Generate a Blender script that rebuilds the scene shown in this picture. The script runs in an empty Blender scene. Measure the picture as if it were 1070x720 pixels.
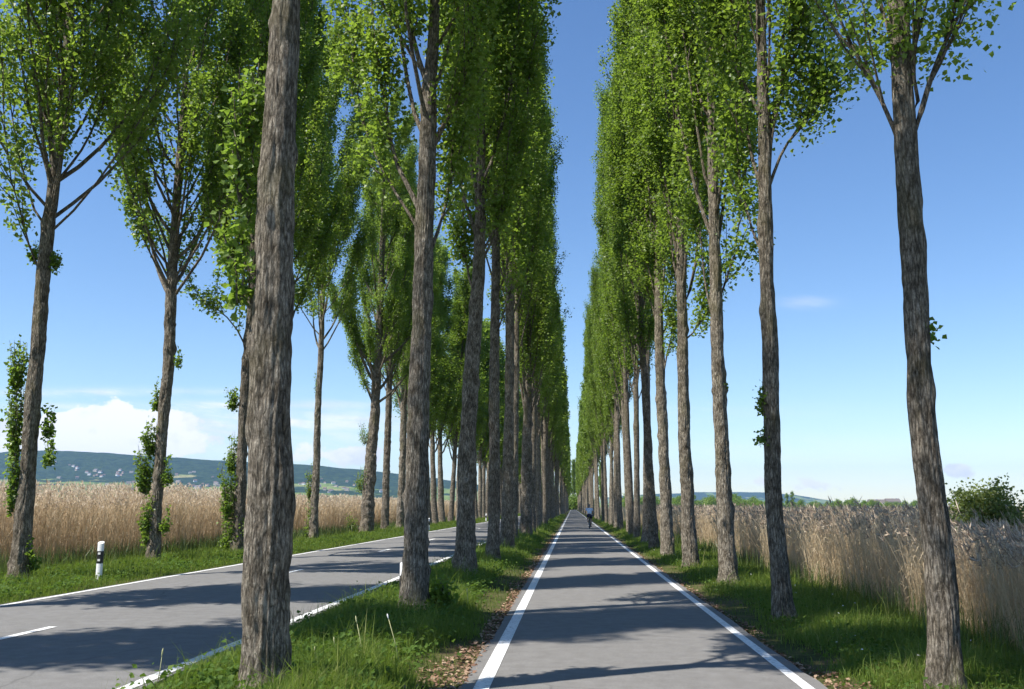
import bpy, bmesh, math, random
import numpy as np
from mathutils import Vector, Matrix

SC = bpy.context.scene
COL = SC.collection
R_ = math.radians
random.seed(7)

# ------------------------------------------------------------------ camera geometry
F, CX, CY = 1000.0, 535.0, 360.0           # focal length and centre in photograph pixels (1070 x 720)
HC = 1.6                                    # eye height
PITCH = math.atan(0.170)
YAW = math.atan(63.0 / 1000.0 * math.cos(PITCH))
_rot = Matrix.Rotation(YAW, 3, 'Z') @ Matrix.Rotation(math.pi / 2 + PITCH, 3, 'X')

def ray(px, py):
    return _rot @ Vector(((px - CX) / F, -(py - CY) / F, -1.0))
def ground(px, py, z=0.0):
    d = ray(px, py); t = (z - HC) / d.z
    return Vector((d.x * t, d.y * t, z))
def at(px, py, Y):
    d = ray(px, py); t = Y / d.y
    return Vector((d.x * t, Y, HC + d.z * t))
_inv = _rot.transposed()
def depth(p):
    return -(_inv @ (Vector(p) - Vector((0, 0, HC)))).z

# ------------------------------------------------------------------ small tools
def tag(o, label=None, cat=None, group=None, kind=None):
    if label: o['label'] = label
    if cat: o['category'] = cat
    if group: o['group'] = group
    if kind: o['kind'] = kind
    return o
def empty(name, loc=(0, 0, 0), rz=0.0):
    o = bpy.data.objects.new(name, None); COL.objects.link(o)
    o.empty_display_size = 0.2
    o.location = loc; o.rotation_euler = (0, 0, rz)
    return o
def link(name, me, parent=None):
    o = bpy.data.objects.new(name, me); COL.objects.link(o)
    if parent: o.parent = parent
    return o
def np_mesh(name, verts, quads=None, tris=None, mats=(), smooth=False, fattr=None, pmat=None):
    """mesh from numpy arrays, quads and/or triangles"""
    verts = np.asarray(verts, np.float32).reshape(-1, 3)
    me = bpy.data.meshes.new(name)
    nq = 0 if quads is None else len(quads); nt = 0 if tris is None else len(tris)
    me.vertices.add(len(verts)); me.vertices.foreach_set('co', verts.ravel())
    loops = []; starts = []; tot = []
    if nq:
        q = np.asarray(quads, np.int32); loops.append(q.ravel())
        starts.append(np.arange(nq) * 4); tot.append(np.full(nq, 4))
    if nt:
        t = np.asarray(tris, np.int32); loops.append(t.ravel())
        starts.append(nq * 4 + np.arange(nt) * 3); tot.append(np.full(nt, 3))
    L = np.concatenate(loops).astype(np.int32)
    me.loops.add(len(L)); me.loops.foreach_set('vertex_index', L)
    me.polygons.add(nq + nt)
    me.polygons.foreach_set('loop_start', np.concatenate(starts).astype(np.int32))
    me.polygons.foreach_set('loop_total', np.concatenate(tot).astype(np.int32))
    if pmat is not None: me.polygons.foreach_set('material_index', np.asarray(pmat, np.int32))
    me.polygons.foreach_set('use_smooth', np.full(nq + nt, smooth))
    me.update(calc_edges=True)
    if fattr is not None:
        a = me.attributes.new('rnd', 'FLOAT', 'FACE'); a.data.foreach_set('value', np.asarray(fattr, np.float32))
    for m in mats: me.materials.append(m)
    return me
def bm_obj(name, bm, mat, parent=None, smooth=False):
    me = bpy.data.meshes.new(name)
    bmesh.ops.recalc_face_normals(bm, faces=bm.faces)
    bm.to_mesh(me); bm.free()
    for m in (mat if isinstance(mat, (list, tuple)) else [mat]): me.materials.append(m)
    if smooth:
        for p in me.polygons: p.use_smooth = True
    return link(name, me, parent)
def add_box(bm, x0, x1, y0, y1, z0, z1, mi=0):
    vs = [bm.verts.new(c) for c in ((x0,y0,z0),(x1,y0,z0),(x1,y1,z0),(x0,y1,z0),(x0,y0,z1),(x1,y0,z1),(x1,y1,z1),(x0,y1,z1))]
    for f in ((0,3,2,1),(4,5,6,7),(0,1,5,4),(1,2,6,5),(2,3,7,6),(3,0,4,7)):
        bm.faces.new([vs[i] for i in f]).material_index = mi
def add_tube(bm, pts, rad, n=8, cap=True):
    pts = [Vector(p) for p in pts]
    if not isinstance(rad, (list, tuple)): rad = [rad] * len(pts)
    rings = []
    for i, p in enumerate(pts):
        d = (pts[min(i+1, len(pts)-1)] - pts[max(i-1, 0)]).normalized()
        a = Vector((0, 0, 1)) if abs(d.z) < .9 else Vector((0, 1, 0))
        u = d.cross(a).normalized(); v = d.cross(u)
        rings.append([bm.verts.new(p + (u*math.cos(2*math.pi*k/n) + v*math.sin(2*math.pi*k/n))*rad[i]) for k in range(n)])
    for r0, r1 in zip(rings, rings[1:]):
        for k in range(n): bm.faces.new((r0[k], r0[(k+1) % n], r1[(k+1) % n], r1[k]))
    if cap:
        bm.faces.new(rings[0][::-1]); bm.faces.new(rings[-1])
def add_torus(bm, c, R, r, axis='X', n=32, m=8):
    c = Vector(c); rings = []
    for i in range(n):
        a = 2*math.pi*i/n; ring = []
        for k in range(m):
            b = 2*math.pi*k/m; rr = R + r*math.cos(b)
            ring.append(bm.verts.new(c + Vector((r*math.sin(b), rr*math.cos(a), rr*math.sin(a)))))
        rings.append(ring)
    for i in range(n):
        for k in range(m):
            bm.faces.new((rings[i][k], rings[i][(k+1)%m], rings[(i+1)%n][(k+1)%m], rings[(i+1)%n][k]))

def vnoise(u, v, seed, pu=64):
    """smooth value noise, periodic in u with integer period pu"""
    r = np.random.default_rng(seed); G = r.random((pu, 257))
    iu = np.floor(u).astype(int); iv = np.floor(v).astype(int)
    fu = u - iu; fv = v - iv; fu = fu*fu*(3-2*fu); fv = fv*fv*(3-2*fv)
    g = lambda a, b: G[a % pu, b % 257]
    return (g(iu,iv)*(1-fu)+g(iu+1,iv)*fu)*(1-fv) + (g(iu,iv+1)*(1-fu)+g(iu+1,iv+1)*fu)*fv

# ------------------------------------------------------------------ materials
def mat(name):
    m = bpy.data.materials.new(name); m.use_nodes = True
    nt = m.node_tree; b = nt.nodes['Principled BSDF']
    return m, nt, nt.nodes, nt.links, b
def ramp(N, stops, interp='LINEAR'):
    r = N.new('ShaderNodeValToRGB'); e = r.color_ramp.elements
    while len(e) < len(stops): e.new(0.5)
    for el, (p, c) in zip(e, stops): el.position = p; el.color = (*c, 1)
    r.color_ramp.interpolation = interp
    return r
def noise(N, L, co, scale, detail=6, rough=.55, stretch=None, rot=None):
    n = N.new('ShaderNodeTexNoise'); n.inputs['Scale'].default_value = scale
    n.inputs['Detail'].default_value = detail; n.inputs['Roughness'].default_value = rough
    if stretch:
        mp = N.new('ShaderNodeMapping'); mp.inputs['Scale'].default_value = stretch
        if rot: mp.inputs['Rotation'].default_value = rot
        L.new(co, mp.inputs['Vector']); L.new(mp.outputs[0], n.inputs['Vector'])
    else: L.new(co, n.inputs['Vector'])
    return n
def mixc(N, L, fac, a, b, blend='MIX'):
    m = N.new('ShaderNodeMix'); m.data_type = 'RGBA'; m.blend_type = blend
    if isinstance(fac, (int, float)): m.inputs[0].default_value = fac
    else: L.new(fac, m.inputs[0])
    for s, k in ((a, 6), (b, 7)):
        if isinstance(s, tuple): m.inputs[k].default_value = (*s, 1)
        else: L.new(s, m.inputs[k])
    return m.outputs[2]

def simple(name, col, rough=.6, spec=.4, metal=0):
    m, nt, N, L, b = mat(name)
    tc = N.new('ShaderNodeTexCoord')
    n = noise(N, L, tc.outputs['Object'], 9, 5)
    c = mixc(N, L, n.outputs[0], tuple(x*.82 for x in col), tuple(min(1, x*1.14) for x in col))
    L.new(c, b.inputs['Base Color']); b.inputs['Roughness'].default_value = rough
    b.inputs['Specular IOR Level'].default_value = spec; b.inputs['Metallic'].default_value = metal
    return m

def leaf_material(name, stops, trans=(.16, .26, .02), tw=.35, rough=.42, spec=.4):
    m, nt, N, L, b = mat(name)
    at_ = N.new('ShaderNodeAttribute'); at_.attribute_name = 'rnd'
    oi = N.new('ShaderNodeObjectInfo')
    ad = N.new('ShaderNodeMath'); ad.operation = 'MULTIPLY_ADD'; ad.inputs[1].default_value = .18; ad.inputs[2].default_value = -.09
    L.new(oi.outputs['Random'], ad.inputs[0])
    ad2 = N.new('ShaderNodeMath'); ad2.operation = 'ADD'; L.new(ad.outputs[0], ad2.inputs[0]); L.new(at_.outputs['Fac'], ad2.inputs[1])
    r = ramp(N, stops); L.new(ad2.outputs[0], r.inputs[0])
    L.new(r.outputs[0], b.inputs['Base Color'])
    b.inputs['Roughness'].default_value = rough; b.inputs['Specular IOR Level'].default_value = spec
    t = N.new('ShaderNodeBsdfTranslucent')
    tcol = mixc(N, L, .6, r.outputs[0], trans); L.new(tcol, t.inputs['Color'])
    mx = N.new('ShaderNodeMixShader'); mx.inputs[0].default_value = tw
    L.new(b.outputs[0], mx.inputs[1]); L.new(t.outputs[0], mx.inputs[2])
    L.new(mx.outputs[0], N['Material Output'].inputs['Surface'])
    return m

M = {}
M['leaf'] = leaf_material('poplar_leaf', [(0, (.064,.112,.018)), (.40, (.122,.200,.032)), (.75, (.185,.260,.048)), (1, (.26,.31,.085))],
                          (.38,.56,.05), .50)
M['shoot'] = leaf_material('young_leaf', [(0, (.075,.13,.018)), (.6, (.14,.22,.034)), (1, (.20,.28,.055))], (.34,.52,.05), .48)
M['weed'] = leaf_material('weed_leaf', [(0, (.035,.075,.014)), (.6, (.075,.135,.024)), (1, (.12,.18,.035))], (.2,.34,.03), .35, .65, .15)
M['bush'] = leaf_material('bush_leaf', [(0, (.09,.13,.03)), (.6, (.17,.21,.06)), (1, (.26,.29,.10))], (.34,.42,.09), .42)
M['grass'] = leaf_material('grass_blade', [(0, (.042,.080,.014)), (.45, (.100,.158,.028)), (.8, (.175,.225,.046)), (1, (.33,.30,.13))], (.30,.43,.04), .45, .55, .2)
M['reed'] = leaf_material('dry_reed', [(0, (.25,.17,.10)), (.3, (.45,.335,.20)), (.65, (.62,.49,.315)), (.9, (.70,.59,.41)), (1, (.74,.65,.48))], (.78,.65,.48), .48, .6, .25)
M['reed_green'] = leaf_material('green_reed', [(0, (.07,.11,.035)), (1, (.16,.2,.07))], (.2,.3,.06), .3)
M['plume'] = leaf_material('reed_plume', [(0, (.19,.135,.10)), (.5, (.44,.345,.26)), (1, (.70,.61,.48))], (.55,.44,.33), .42, .8, .1)
M['litter'] = leaf_material('dead_leaf', [(0, (.13,.07,.045)), (.5, (.27,.16,.105)), (1, (.42,.31,.21))], (.25,.15,.06), .12, .7, .2)
M['flower'] = simple('flower_petal', (.75,.75,.72))
M['stalk'] = simple('dry_stalk', (.40,.40,.20))

def bark():
    m, nt, N, L, b = mat('poplar_bark')
    tc = N.new('ShaderNodeTexCoord'); co = tc.outputs['Object']
    ridges = noise(N, L, co, 1.0, 10, .72, (46, 46, 13))
    plates = noise(N, L, co, 1.0, 5, .6, (6.0, 6.0, 4.5))
    big = noise(N, L, co, 1.0, 3, .5, (2.2, 2.2, .8))
    fine = noise(N, L, co, 1.0, 6, .74, (85, 85, 45))
    dis = noise(N, L, co, 1.0, 6, .75, (10, 10, 6))
    mp = N.new('ShaderNodeMapping'); mp.inputs['Scale'].default_value = (30, 30, 5.0)
    L.new(co, mp.inputs['Vector'])
    wv = mixc(N, L, 1.0, mp.outputs[0], dis.outputs['Color'], 'ADD')
    vo = N.new('ShaderNodeTexVoronoi'); vo.feature = 'DISTANCE_TO_EDGE'; vo.inputs['Scale'].default_value = 1.0; L.new(wv, vo.inputs['Vector'])
    ck = ramp(N, [(0, (.10,.09,.08)), (.07, (.50,.48,.46)), (.20, (1.12,1.12,1.12))]); L.new(vo.outputs['Distance'], ck.inputs[0])
    c = ramp(N, [(.36, (.098,.086,.071)), (.46, (.200,.180,.152)), (.55, (.312,.287,.248)), (.67, (.46,.43,.38))])
    L.new(ridges.outputs[0], c.inputs[0])
    c2 = ramp(N, [(.36, (.58,.54,.48)), (.60, (1.25,1.22,1.17))])
    L.new(plates.outputs[0], c2.inputs[0])
    col = mixc(N, L, 1.0, c.outputs[0], c2.outputs[0], 'MULTIPLY')
    col = mixc(N, L, .62, col, ck.outputs[0], 'MULTIPLY')
    lich = ramp(N, [(.55, (0,0,0)), (.68, (1,1,1))]); L.new(big.outputs[0], lich.inputs[0])
    lf = N.new('ShaderNodeMath'); lf.operation = 'MULTIPLY'; lf.inputs[1].default_value = .45
    L.new(lich.outputs[0], lf.inputs[0])
    col = mixc(N, L, lf.outputs[0], col, (.15,.14,.065))
    f2 = ramp(N, [(.32, (.62,.62,.62)), (.68, (1.3,1.3,1.3))]); L.new(fine.outputs[0], f2.inputs[0])
    col = mixc(N, L, .9, col, f2.outputs[0], 'MULTIPLY')
    oi = N.new('ShaderNodeObjectInfo')
    rr = ramp(N, [(0, (.82,.80,.78)), (1, (1.12,1.1,1.06))]); L.new(oi.outputs['Random'], rr.inputs[0])
    col = mixc(N, L, 1.0, col, rr.outputs[0], 'MULTIPLY')
    L.new(col, b.inputs['Base Color']); b.inputs['Roughness'].default_value = .9
    b.inputs['Specular IOR Level'].default_value = .15
    h = N.new('ShaderNodeMath'); h.operation = 'ADD'; L.new(ridges.outputs[0], h.inputs[0])
    h2 = N.new('ShaderNodeMath'); h2.operation = 'MULTIPLY'; h2.inputs[1].default_value = .3
    L.new(fine.outputs[0], h2.inputs[0])
    h3 = N.new('ShaderNodeMath'); h3.operation = 'MINIMUM'; h3.inputs[1].default_value = .3; L.new(vo.outputs['Distance'], h3.inputs[0])
    h4 = N.new('ShaderNodeMath'); h4.operation = 'MULTIPLY_ADD'; h4.inputs[1].default_value = 1.2; L.new(h3.outputs[0], h4.inputs[0]); L.new(h2.outputs[0], h4.inputs[2])
    L.new(h4.outputs[0], h.inputs[1])
    bp = N.new('ShaderNodeBump'); bp.inputs['Strength'].default_value = .9; bp.inputs['Distance'].default_value = .045
    L.new(h.outputs[0], bp.inputs['Height']); L.new(bp.outputs[0], b.inputs['Normal'])
    return m
M['bark'] = bark()

def asphalt(name, a, bcol):
    m, nt, N, L, b = mat(name)
    tc = N.new('ShaderNodeTexCoord'); co = tc.outputs['Object']
    g = noise(N, L, co, 95, 5, .8); p = noise(N, L, co, .55, 5, .55, (1, .35, 1)); s = noise(N, L, co, 5, 5, .6)
    c = mixc(N, L, p.outputs[0], a, bcol)
    gr = ramp(N, [(.34, (.55,.55,.55)), (.66, (1.42,1.42,1.42))]); L.new(g.outputs[0], gr.inputs[0])
    c = mixc(N, L, .75, c, gr.outputs[0], 'MULTIPLY')
    sr = ramp(N, [(.3, (.87,.86,.85)), (.7, (1.1,1.1,1.1))]); L.new(s.outputs[0], sr.inputs[0])
    c = mixc(N, L, 1, c, sr.outputs[0], 'MULTIPLY')
    # hairline cracks
    v = N.new('ShaderNodeTexVoronoi'); v.feature = 'DISTANCE_TO_EDGE'; v.inputs['Scale'].default_value = .42
    wn = noise(N, L, co, 1.3, 5); wm = mixc(N, L, .22, co, wn.outputs['Color']); L.new(wm, v.inputs['Vector'])
    cr = ramp(N, [(0, (1,1,1)), (.007, (0,0,0))]); L.new(v.outputs['Distance'], cr.inputs[0])
    cm = ramp(N, [(.52, (0,0,0)), (.6, (.55,.55,.55))]); L.new(p.outputs[0], cm.inputs[0])
    cf = N.new('ShaderNodeMath'); cf.operation = 'MULTIPLY'; L.new(cr.outputs[0], cf.inputs[0]); L.new(cm.outputs[0], cf.inputs[1])
    c = mixc(N, L, cf.outputs[0], c, (.05,.048,.045))
    L.new(c, b.inputs['Base Color']); b.inputs['Roughness'].default_value = .88; b.inputs['Specular IOR Level'].default_value = .25
    bp = N.new('ShaderNodeBump'); bp.inputs['Strength'].default_value = .5; bp.inputs['Distance'].default_value = .004
    L.new(g.outputs[0], bp.inputs['Height']); L.new(bp.outputs[0], b.inputs['Normal'])
    return m
M['asphalt'] = asphalt('road_asphalt', (.145,.142,.137), (.182,.178,.171))
M['path'] = asphalt('path_asphalt', (.150,.145,.138), (.188,.182,.172))

def paint():
    m, nt, N, L, b = mat('road_paint')
    tc = N.new('ShaderNodeTexCoord'); co = tc.outputs['Object']
    w = noise(N, L, co, 22, 6, .7); g = noise(N, L, co, 3, 5)
    wr = ramp(N, [(.38, (0,0,0)), (.48, (1,1,1))]); L.new(w.outputs[0], wr.inputs[0])
    c = mixc(N, L, g.outputs[0], (.62,.62,.60), (.82,.82,.80))
    c = mixc(N, L, wr.outputs[0], (.36,.35,.34), c)
    L.new(c, b.inputs['Base Color']); b.inputs['Roughness'].default_value = .65
    return m
M['paint'] = paint()

def soil():
    m, nt, N, L, b = mat('meadow_soil')
    tc = N.new('ShaderNodeTexCoord'); co = tc.outputs['Object']
    n1 = noise(N, L, co, 1.2, 7, .65); n2 = noise(N, L, co, 14, 6, .7); n3 = noise(N, L, co, .012, 5, .5)
    c = ramp(N, [(.34, (.045,.050,.018)), (.5, (.075,.085,.026)), (.66, (.125,.095,.055))]); L.new(n1.outputs[0], c.inputs[0])
    d = ramp(N, [(.3, (.6,.6,.6)), (.7, (1.3,1.3,1.3))]); L.new(n2.outputs[0], d.inputs[0])
    cc = mixc(N, L, .9, c.outputs[0], d.outputs[0], 'MULTIPLY')
    e = ramp(N, [(.42, (.07,.10,.03)), (.58, (.22,.18,.10))]); L.new(n3.outputs[0], e.inputs[0])
    # meadows and reed land far out
    sx = N.new('ShaderNodeSeparateXYZ'); L.new(co, sx.inputs[0])
    far = N.new('ShaderNodeMapRange'); far.inputs[1].default_value = 250; far.inputs[2].default_value = 420
    L.new(sx.outputs['Y'], far.inputs[0])
    cc = mixc(N, L, far.outputs[0], cc, e.outputs[0])
    L.new(cc, b.inputs['Base Color']); b.inputs['Roughness'].default_value = 1; b.inputs['Specular IOR Level'].default_value = .1
    bp = N.new('ShaderNodeBump'); bp.inputs['Strength'].default_value = .7; bp.inputs['Distance'].default_value = .05
    L.new(n2.outputs[0], bp.inputs['Height']); L.new(bp.outputs[0], b.inputs['Normal'])
    return m
M['soil'] = soil()

def hill_mat():
    m, nt, N, L, b = mat('wooded_hillside')
    tc = N.new('ShaderNodeTexCoord'); co = tc.outputs['Object']
    sx = N.new('ShaderNodeSeparateXYZ'); L.new(co, sx.inputs[0])
    n1 = noise(N, L, co, .0032, 6, .55, (1, .8, 2.5)); n2 = noise(N, L, co, .03, 4, .6); n3 = noise(N, L, co, .007, 3, .5)
    wood = ramp(N, [(.35, (.010,.024,.010)), (.65, (.032,.056,.020))]); L.new(n2.outputs[0], wood.inputs[0])
    field = ramp(N, [(.35, (.10,.15,.035)), (.5, (.15,.20,.05)), (.65, (.24,.22,.10))]); L.new(n3.outputs[0], field.inputs[0])
    # fields are more common on the lower slope
    mr = N.new('ShaderNodeMapRange'); mr.inputs[1].default_value = 40; mr.inputs[2].default_value = 175
    mr.inputs[3].default_value = .07; mr.inputs[4].default_value = -.19
    L.new(sx.outputs['Z'], mr.inputs[0])
    ad = N.new('ShaderNodeMath'); L.new(n1.outputs[0], ad.inputs[0]); L.new(mr.outputs[0], ad.inputs[1])
    st = ramp(N, [(.50, (0,0,0)), (.53, (1,1,1))]); L.new(ad.outputs[0], st.inputs[0])
    c = mixc(N, L, st.outputs[0], wood.outputs[0], field.outputs[0])
    L.new(c, b.inputs['Base Color']); b.inputs['Roughness'].default_value = 1; b.inputs['Specular IOR Level'].default_value = 0
    bp = N.new('ShaderNodeBump'); bp.inputs['Strength'].default_value = 1; bp.inputs['Distance'].default_value = 14
    L.new(n2.outputs[0], bp.inputs['Height']); L.new(bp.outputs[0], b.inputs['Normal'])
    return m
M['hill'] = hill_mat()
M['wall'] = simple('house_plaster', (.78,.76,.73), .8); M['wall2'] = simple('house_plaster_cream', (.50,.42,.32), .8)
M['roof'] = simple('house_roof_tile', (.14,.085,.065), .8); M['roof2'] = simple('house_roof_grey', (.15,.13,.12), .8)
M['glass'] = simple('window_glass', (.04,.05,.06), .15)
M['white_plastic'] = simple('white_plastic', (.80,.80,.80), .4)
M['black'] = simple('black_plastic', (.018,.018,.02), .4)
M['reflector'] = simple('reflector', (.70,.70,.66), .2)

# ------------------------------------------------------------------ terrain and roads
def gz(x):
    """height of the ground across the avenue"""
    return np.interp(x, [-6000, -60, -15.5, -12.0, -9.6, -9.45, -3.9, -3.75, -3.0, -1.6, -1.0, 2.25, 2.5, 3.8, 6.2, 60, 6000],
                     [-.35, -.35, -.30, -.04, -.02, -.06, -.06, -.02, .05, .03, -.03, -.06, -.03, -.05, -.48, -.5, -.5])
xs = np.unique(np.concatenate([[-9000,-5000,-2500,-1200,-600,-300,-150,-80,-40,-25], np.arange(-16, 7.2, .4), [9,14,25,40,80,150,300,600,1200,2500,5000,9000]]))
ys = np.unique(np.concatenate([[-300,-100,-40], np.arange(-10, 60, 1.5), np.arange(60, 200, 8), [250,320,420,600,900,1400,2200,3500,6000,10500]]))
XX, YY = np.meshgrid(xs, ys)
rg = np.random.default_rng(3)
ZZ = gz(XX) + np.where((XX < -9.8) | ((XX > -3.5) & (XX < -1.3)) | (XX > 2.8), rg.normal(0, .015, XX.shape), 0)
V = np.stack([XX, YY, ZZ], -1).reshape(-1, 3)
ny, nx = XX.shape
idx = np.arange(ny*nx).reshape(ny, nx)
Q = np.stack([idx[:-1,:-1], idx[:-1,1:], idx[1:,1:], idx[1:,:-1]], -1).reshape(-1, 4)
tag(link('ground', np_mesh('ground', V, Q, mats=[M['soil']], smooth=True)), kind='structure')

YEND = 640.0
def strip(name, x0, x1, z, m, y0=-30.0, y1=YEND, crown=0.0, thick=.12, wob=0.0, seed=1):
    yy = np.concatenate([np.arange(y0, 60, .5), np.arange(60, y1, 6), [y1]])
    t = np.linspace(0, 1, 9)
    w0 = (vnoise(np.zeros_like(yy), yy*1.7+50, seed)-.5)*wob; w1 = (vnoise(np.zeros_like(yy), yy*1.7+50, seed+1)-.5)*wob
    X = x0 + w0[:, None] + (x1 + w1 - x0 - w0)[:, None]*t[None]
    Z = z + crown*(1-(2*t-1)**2)[None] + X*0
    Y = yy[:, None] + X*0
    top = np.stack([X, Y, Z], -1)
    left = top[:, :1].copy(); left[..., 2] -= thick; right = top[:, -1:].copy(); right[..., 2] -= thick
    A = np.concatenate([left, top, right], 1); n0, n1 = A.shape[:2]
    i = np.arange(n0*n1).reshape(n0, n1)
    q = np.stack([i[:-1,:-1], i[:-1,1:], i[1:,1:], i[1:,:-1]], -1).reshape(-1, 4)
    return tag(link(name, np_mesh(name, A.reshape(-1, 3), q, mats=[m])), kind='structure')
strip('road', -9.56, -3.86, .0, M['asphalt'], crown=.04, wob=.10, seed=5)
strip('cycle_path', -1.02, 2.26, .0, M['path'], crown=.015, wob=.07, seed=9)
def zroad(x): t = (x+9.56)/5.7; return .04*(1-(2*t-1)**2)
def zpath(x): t = (x+1.02)/3.28; return .015*(1-(2*t-1)**2)
def line(name, x0, x1, zf, segs):
    Vv, Qq = [], []
    for (y0, y1) in segs:
        yy = np.arange(y0, y1+.01, 3.0) if y1-y0 > 6 else np.array([y0, y1])
        b = len(Vv)
        for k, y in enumerate(yy):
            Vv += [(x0, y, zf(x0)+.005), (x1, y, zf(x1)+.005)]
            if k: Qq.append((b+2*k-2, b+2*k-1, b+2*k+1, b+2*k))
    return tag(link(name, np_mesh(name, Vv, Qq, mats=[M['paint']])), kind='structure')
line('road_edge_line', -9.44, -9.31, zroad, [(-30, YEND)])
line('road_edge_line', -4.06, -3.93, zroad, [(-30, YEND)])
line('road_centre_line', -6.93, -6.81, zroad, [(10.6+11.9*k, 12.7+11.9*k) for k in range(-3, 50)])
line('path_edge_line', -.90, -.755, zpath, [(-30, YEND)])
line('path_edge_line', 2.03, 2.14, zpath, [(-30, YEND)])

# ------------------------------------------------------------------ poplars
class Wood:
    def __init__(s): s.v, s.q, s.n = [], [], 0
    def tube(s, P, rad, n=7):
        P = np.asarray(P, float); rad = np.asarray(rad, float)
        T = np.gradient(P, axis=0); T /= np.linalg.norm(T, axis=1)[:, None] + 1e-9
        a = np.where(np.abs(T[:, 2:3]) < .95, np.array([[0, 0, 1.0]]), np.array([[1.0, 0, 0]]))
        U = np.cross(T, a); U /= np.linalg.norm(U, axis=1)[:, None] + 1e-9
        W = np.cross(T, U)
        th = np.linspace(0, 2*np.pi, n, endpoint=False)
        ring = P[:, None] + rad[:, None, None]*(np.cos(th)[None, :, None]*U[:, None] + np.sin(th)[None, :, None]*W[:, None])
        s.grid(ring)
    def grid(s, ring):
        m, n = ring.shape[:2]
        i = np.arange(m*n).reshape(m, n) + s.n; j = np.roll(i, -1, axis=1)
        s.q.append(np.stack([i[:-1], j[:-1], j[1:], i[1:]], -1).reshape(-1, 4))
        s.v.append(ring.reshape(-1, 3)); s.n += m*n

def leaf_quads(rng, P, size, up=.25, jit=.5):
    """kite-shaped leaves at points P: returns verts, quads"""
    n = len(P)
    nrm = rng.normal(size=(n, 3)); nrm[:, 2] = np.abs(nrm[:, 2]) + up
    nrm /= np.linalg.norm(nrm, axis=1)[:, None]
    d = rng.normal(size=(n, 3)); d[:, 2] -= .45
    d -= (d*nrm).sum(1)[:, None]*nrm; d /= np.linalg.norm(d, axis=1)[:, None] + 1e-9
    w = np.cross(nrm, d)
    L = size*(1 + jit*(rng.random(n)*2-1))[:, None]
    a = P; b = P + d*L*.38 + w*L*.46 + nrm*L*.10; c = P + d*L*1.0; e = P + d*L*.38 - w*L*.46 + nrm*L*.10
    V = np.stack([a, b, c, e], 1).reshape(-1, 3)
    return V, np.arange(4*n).reshape(n, 4)

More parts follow.
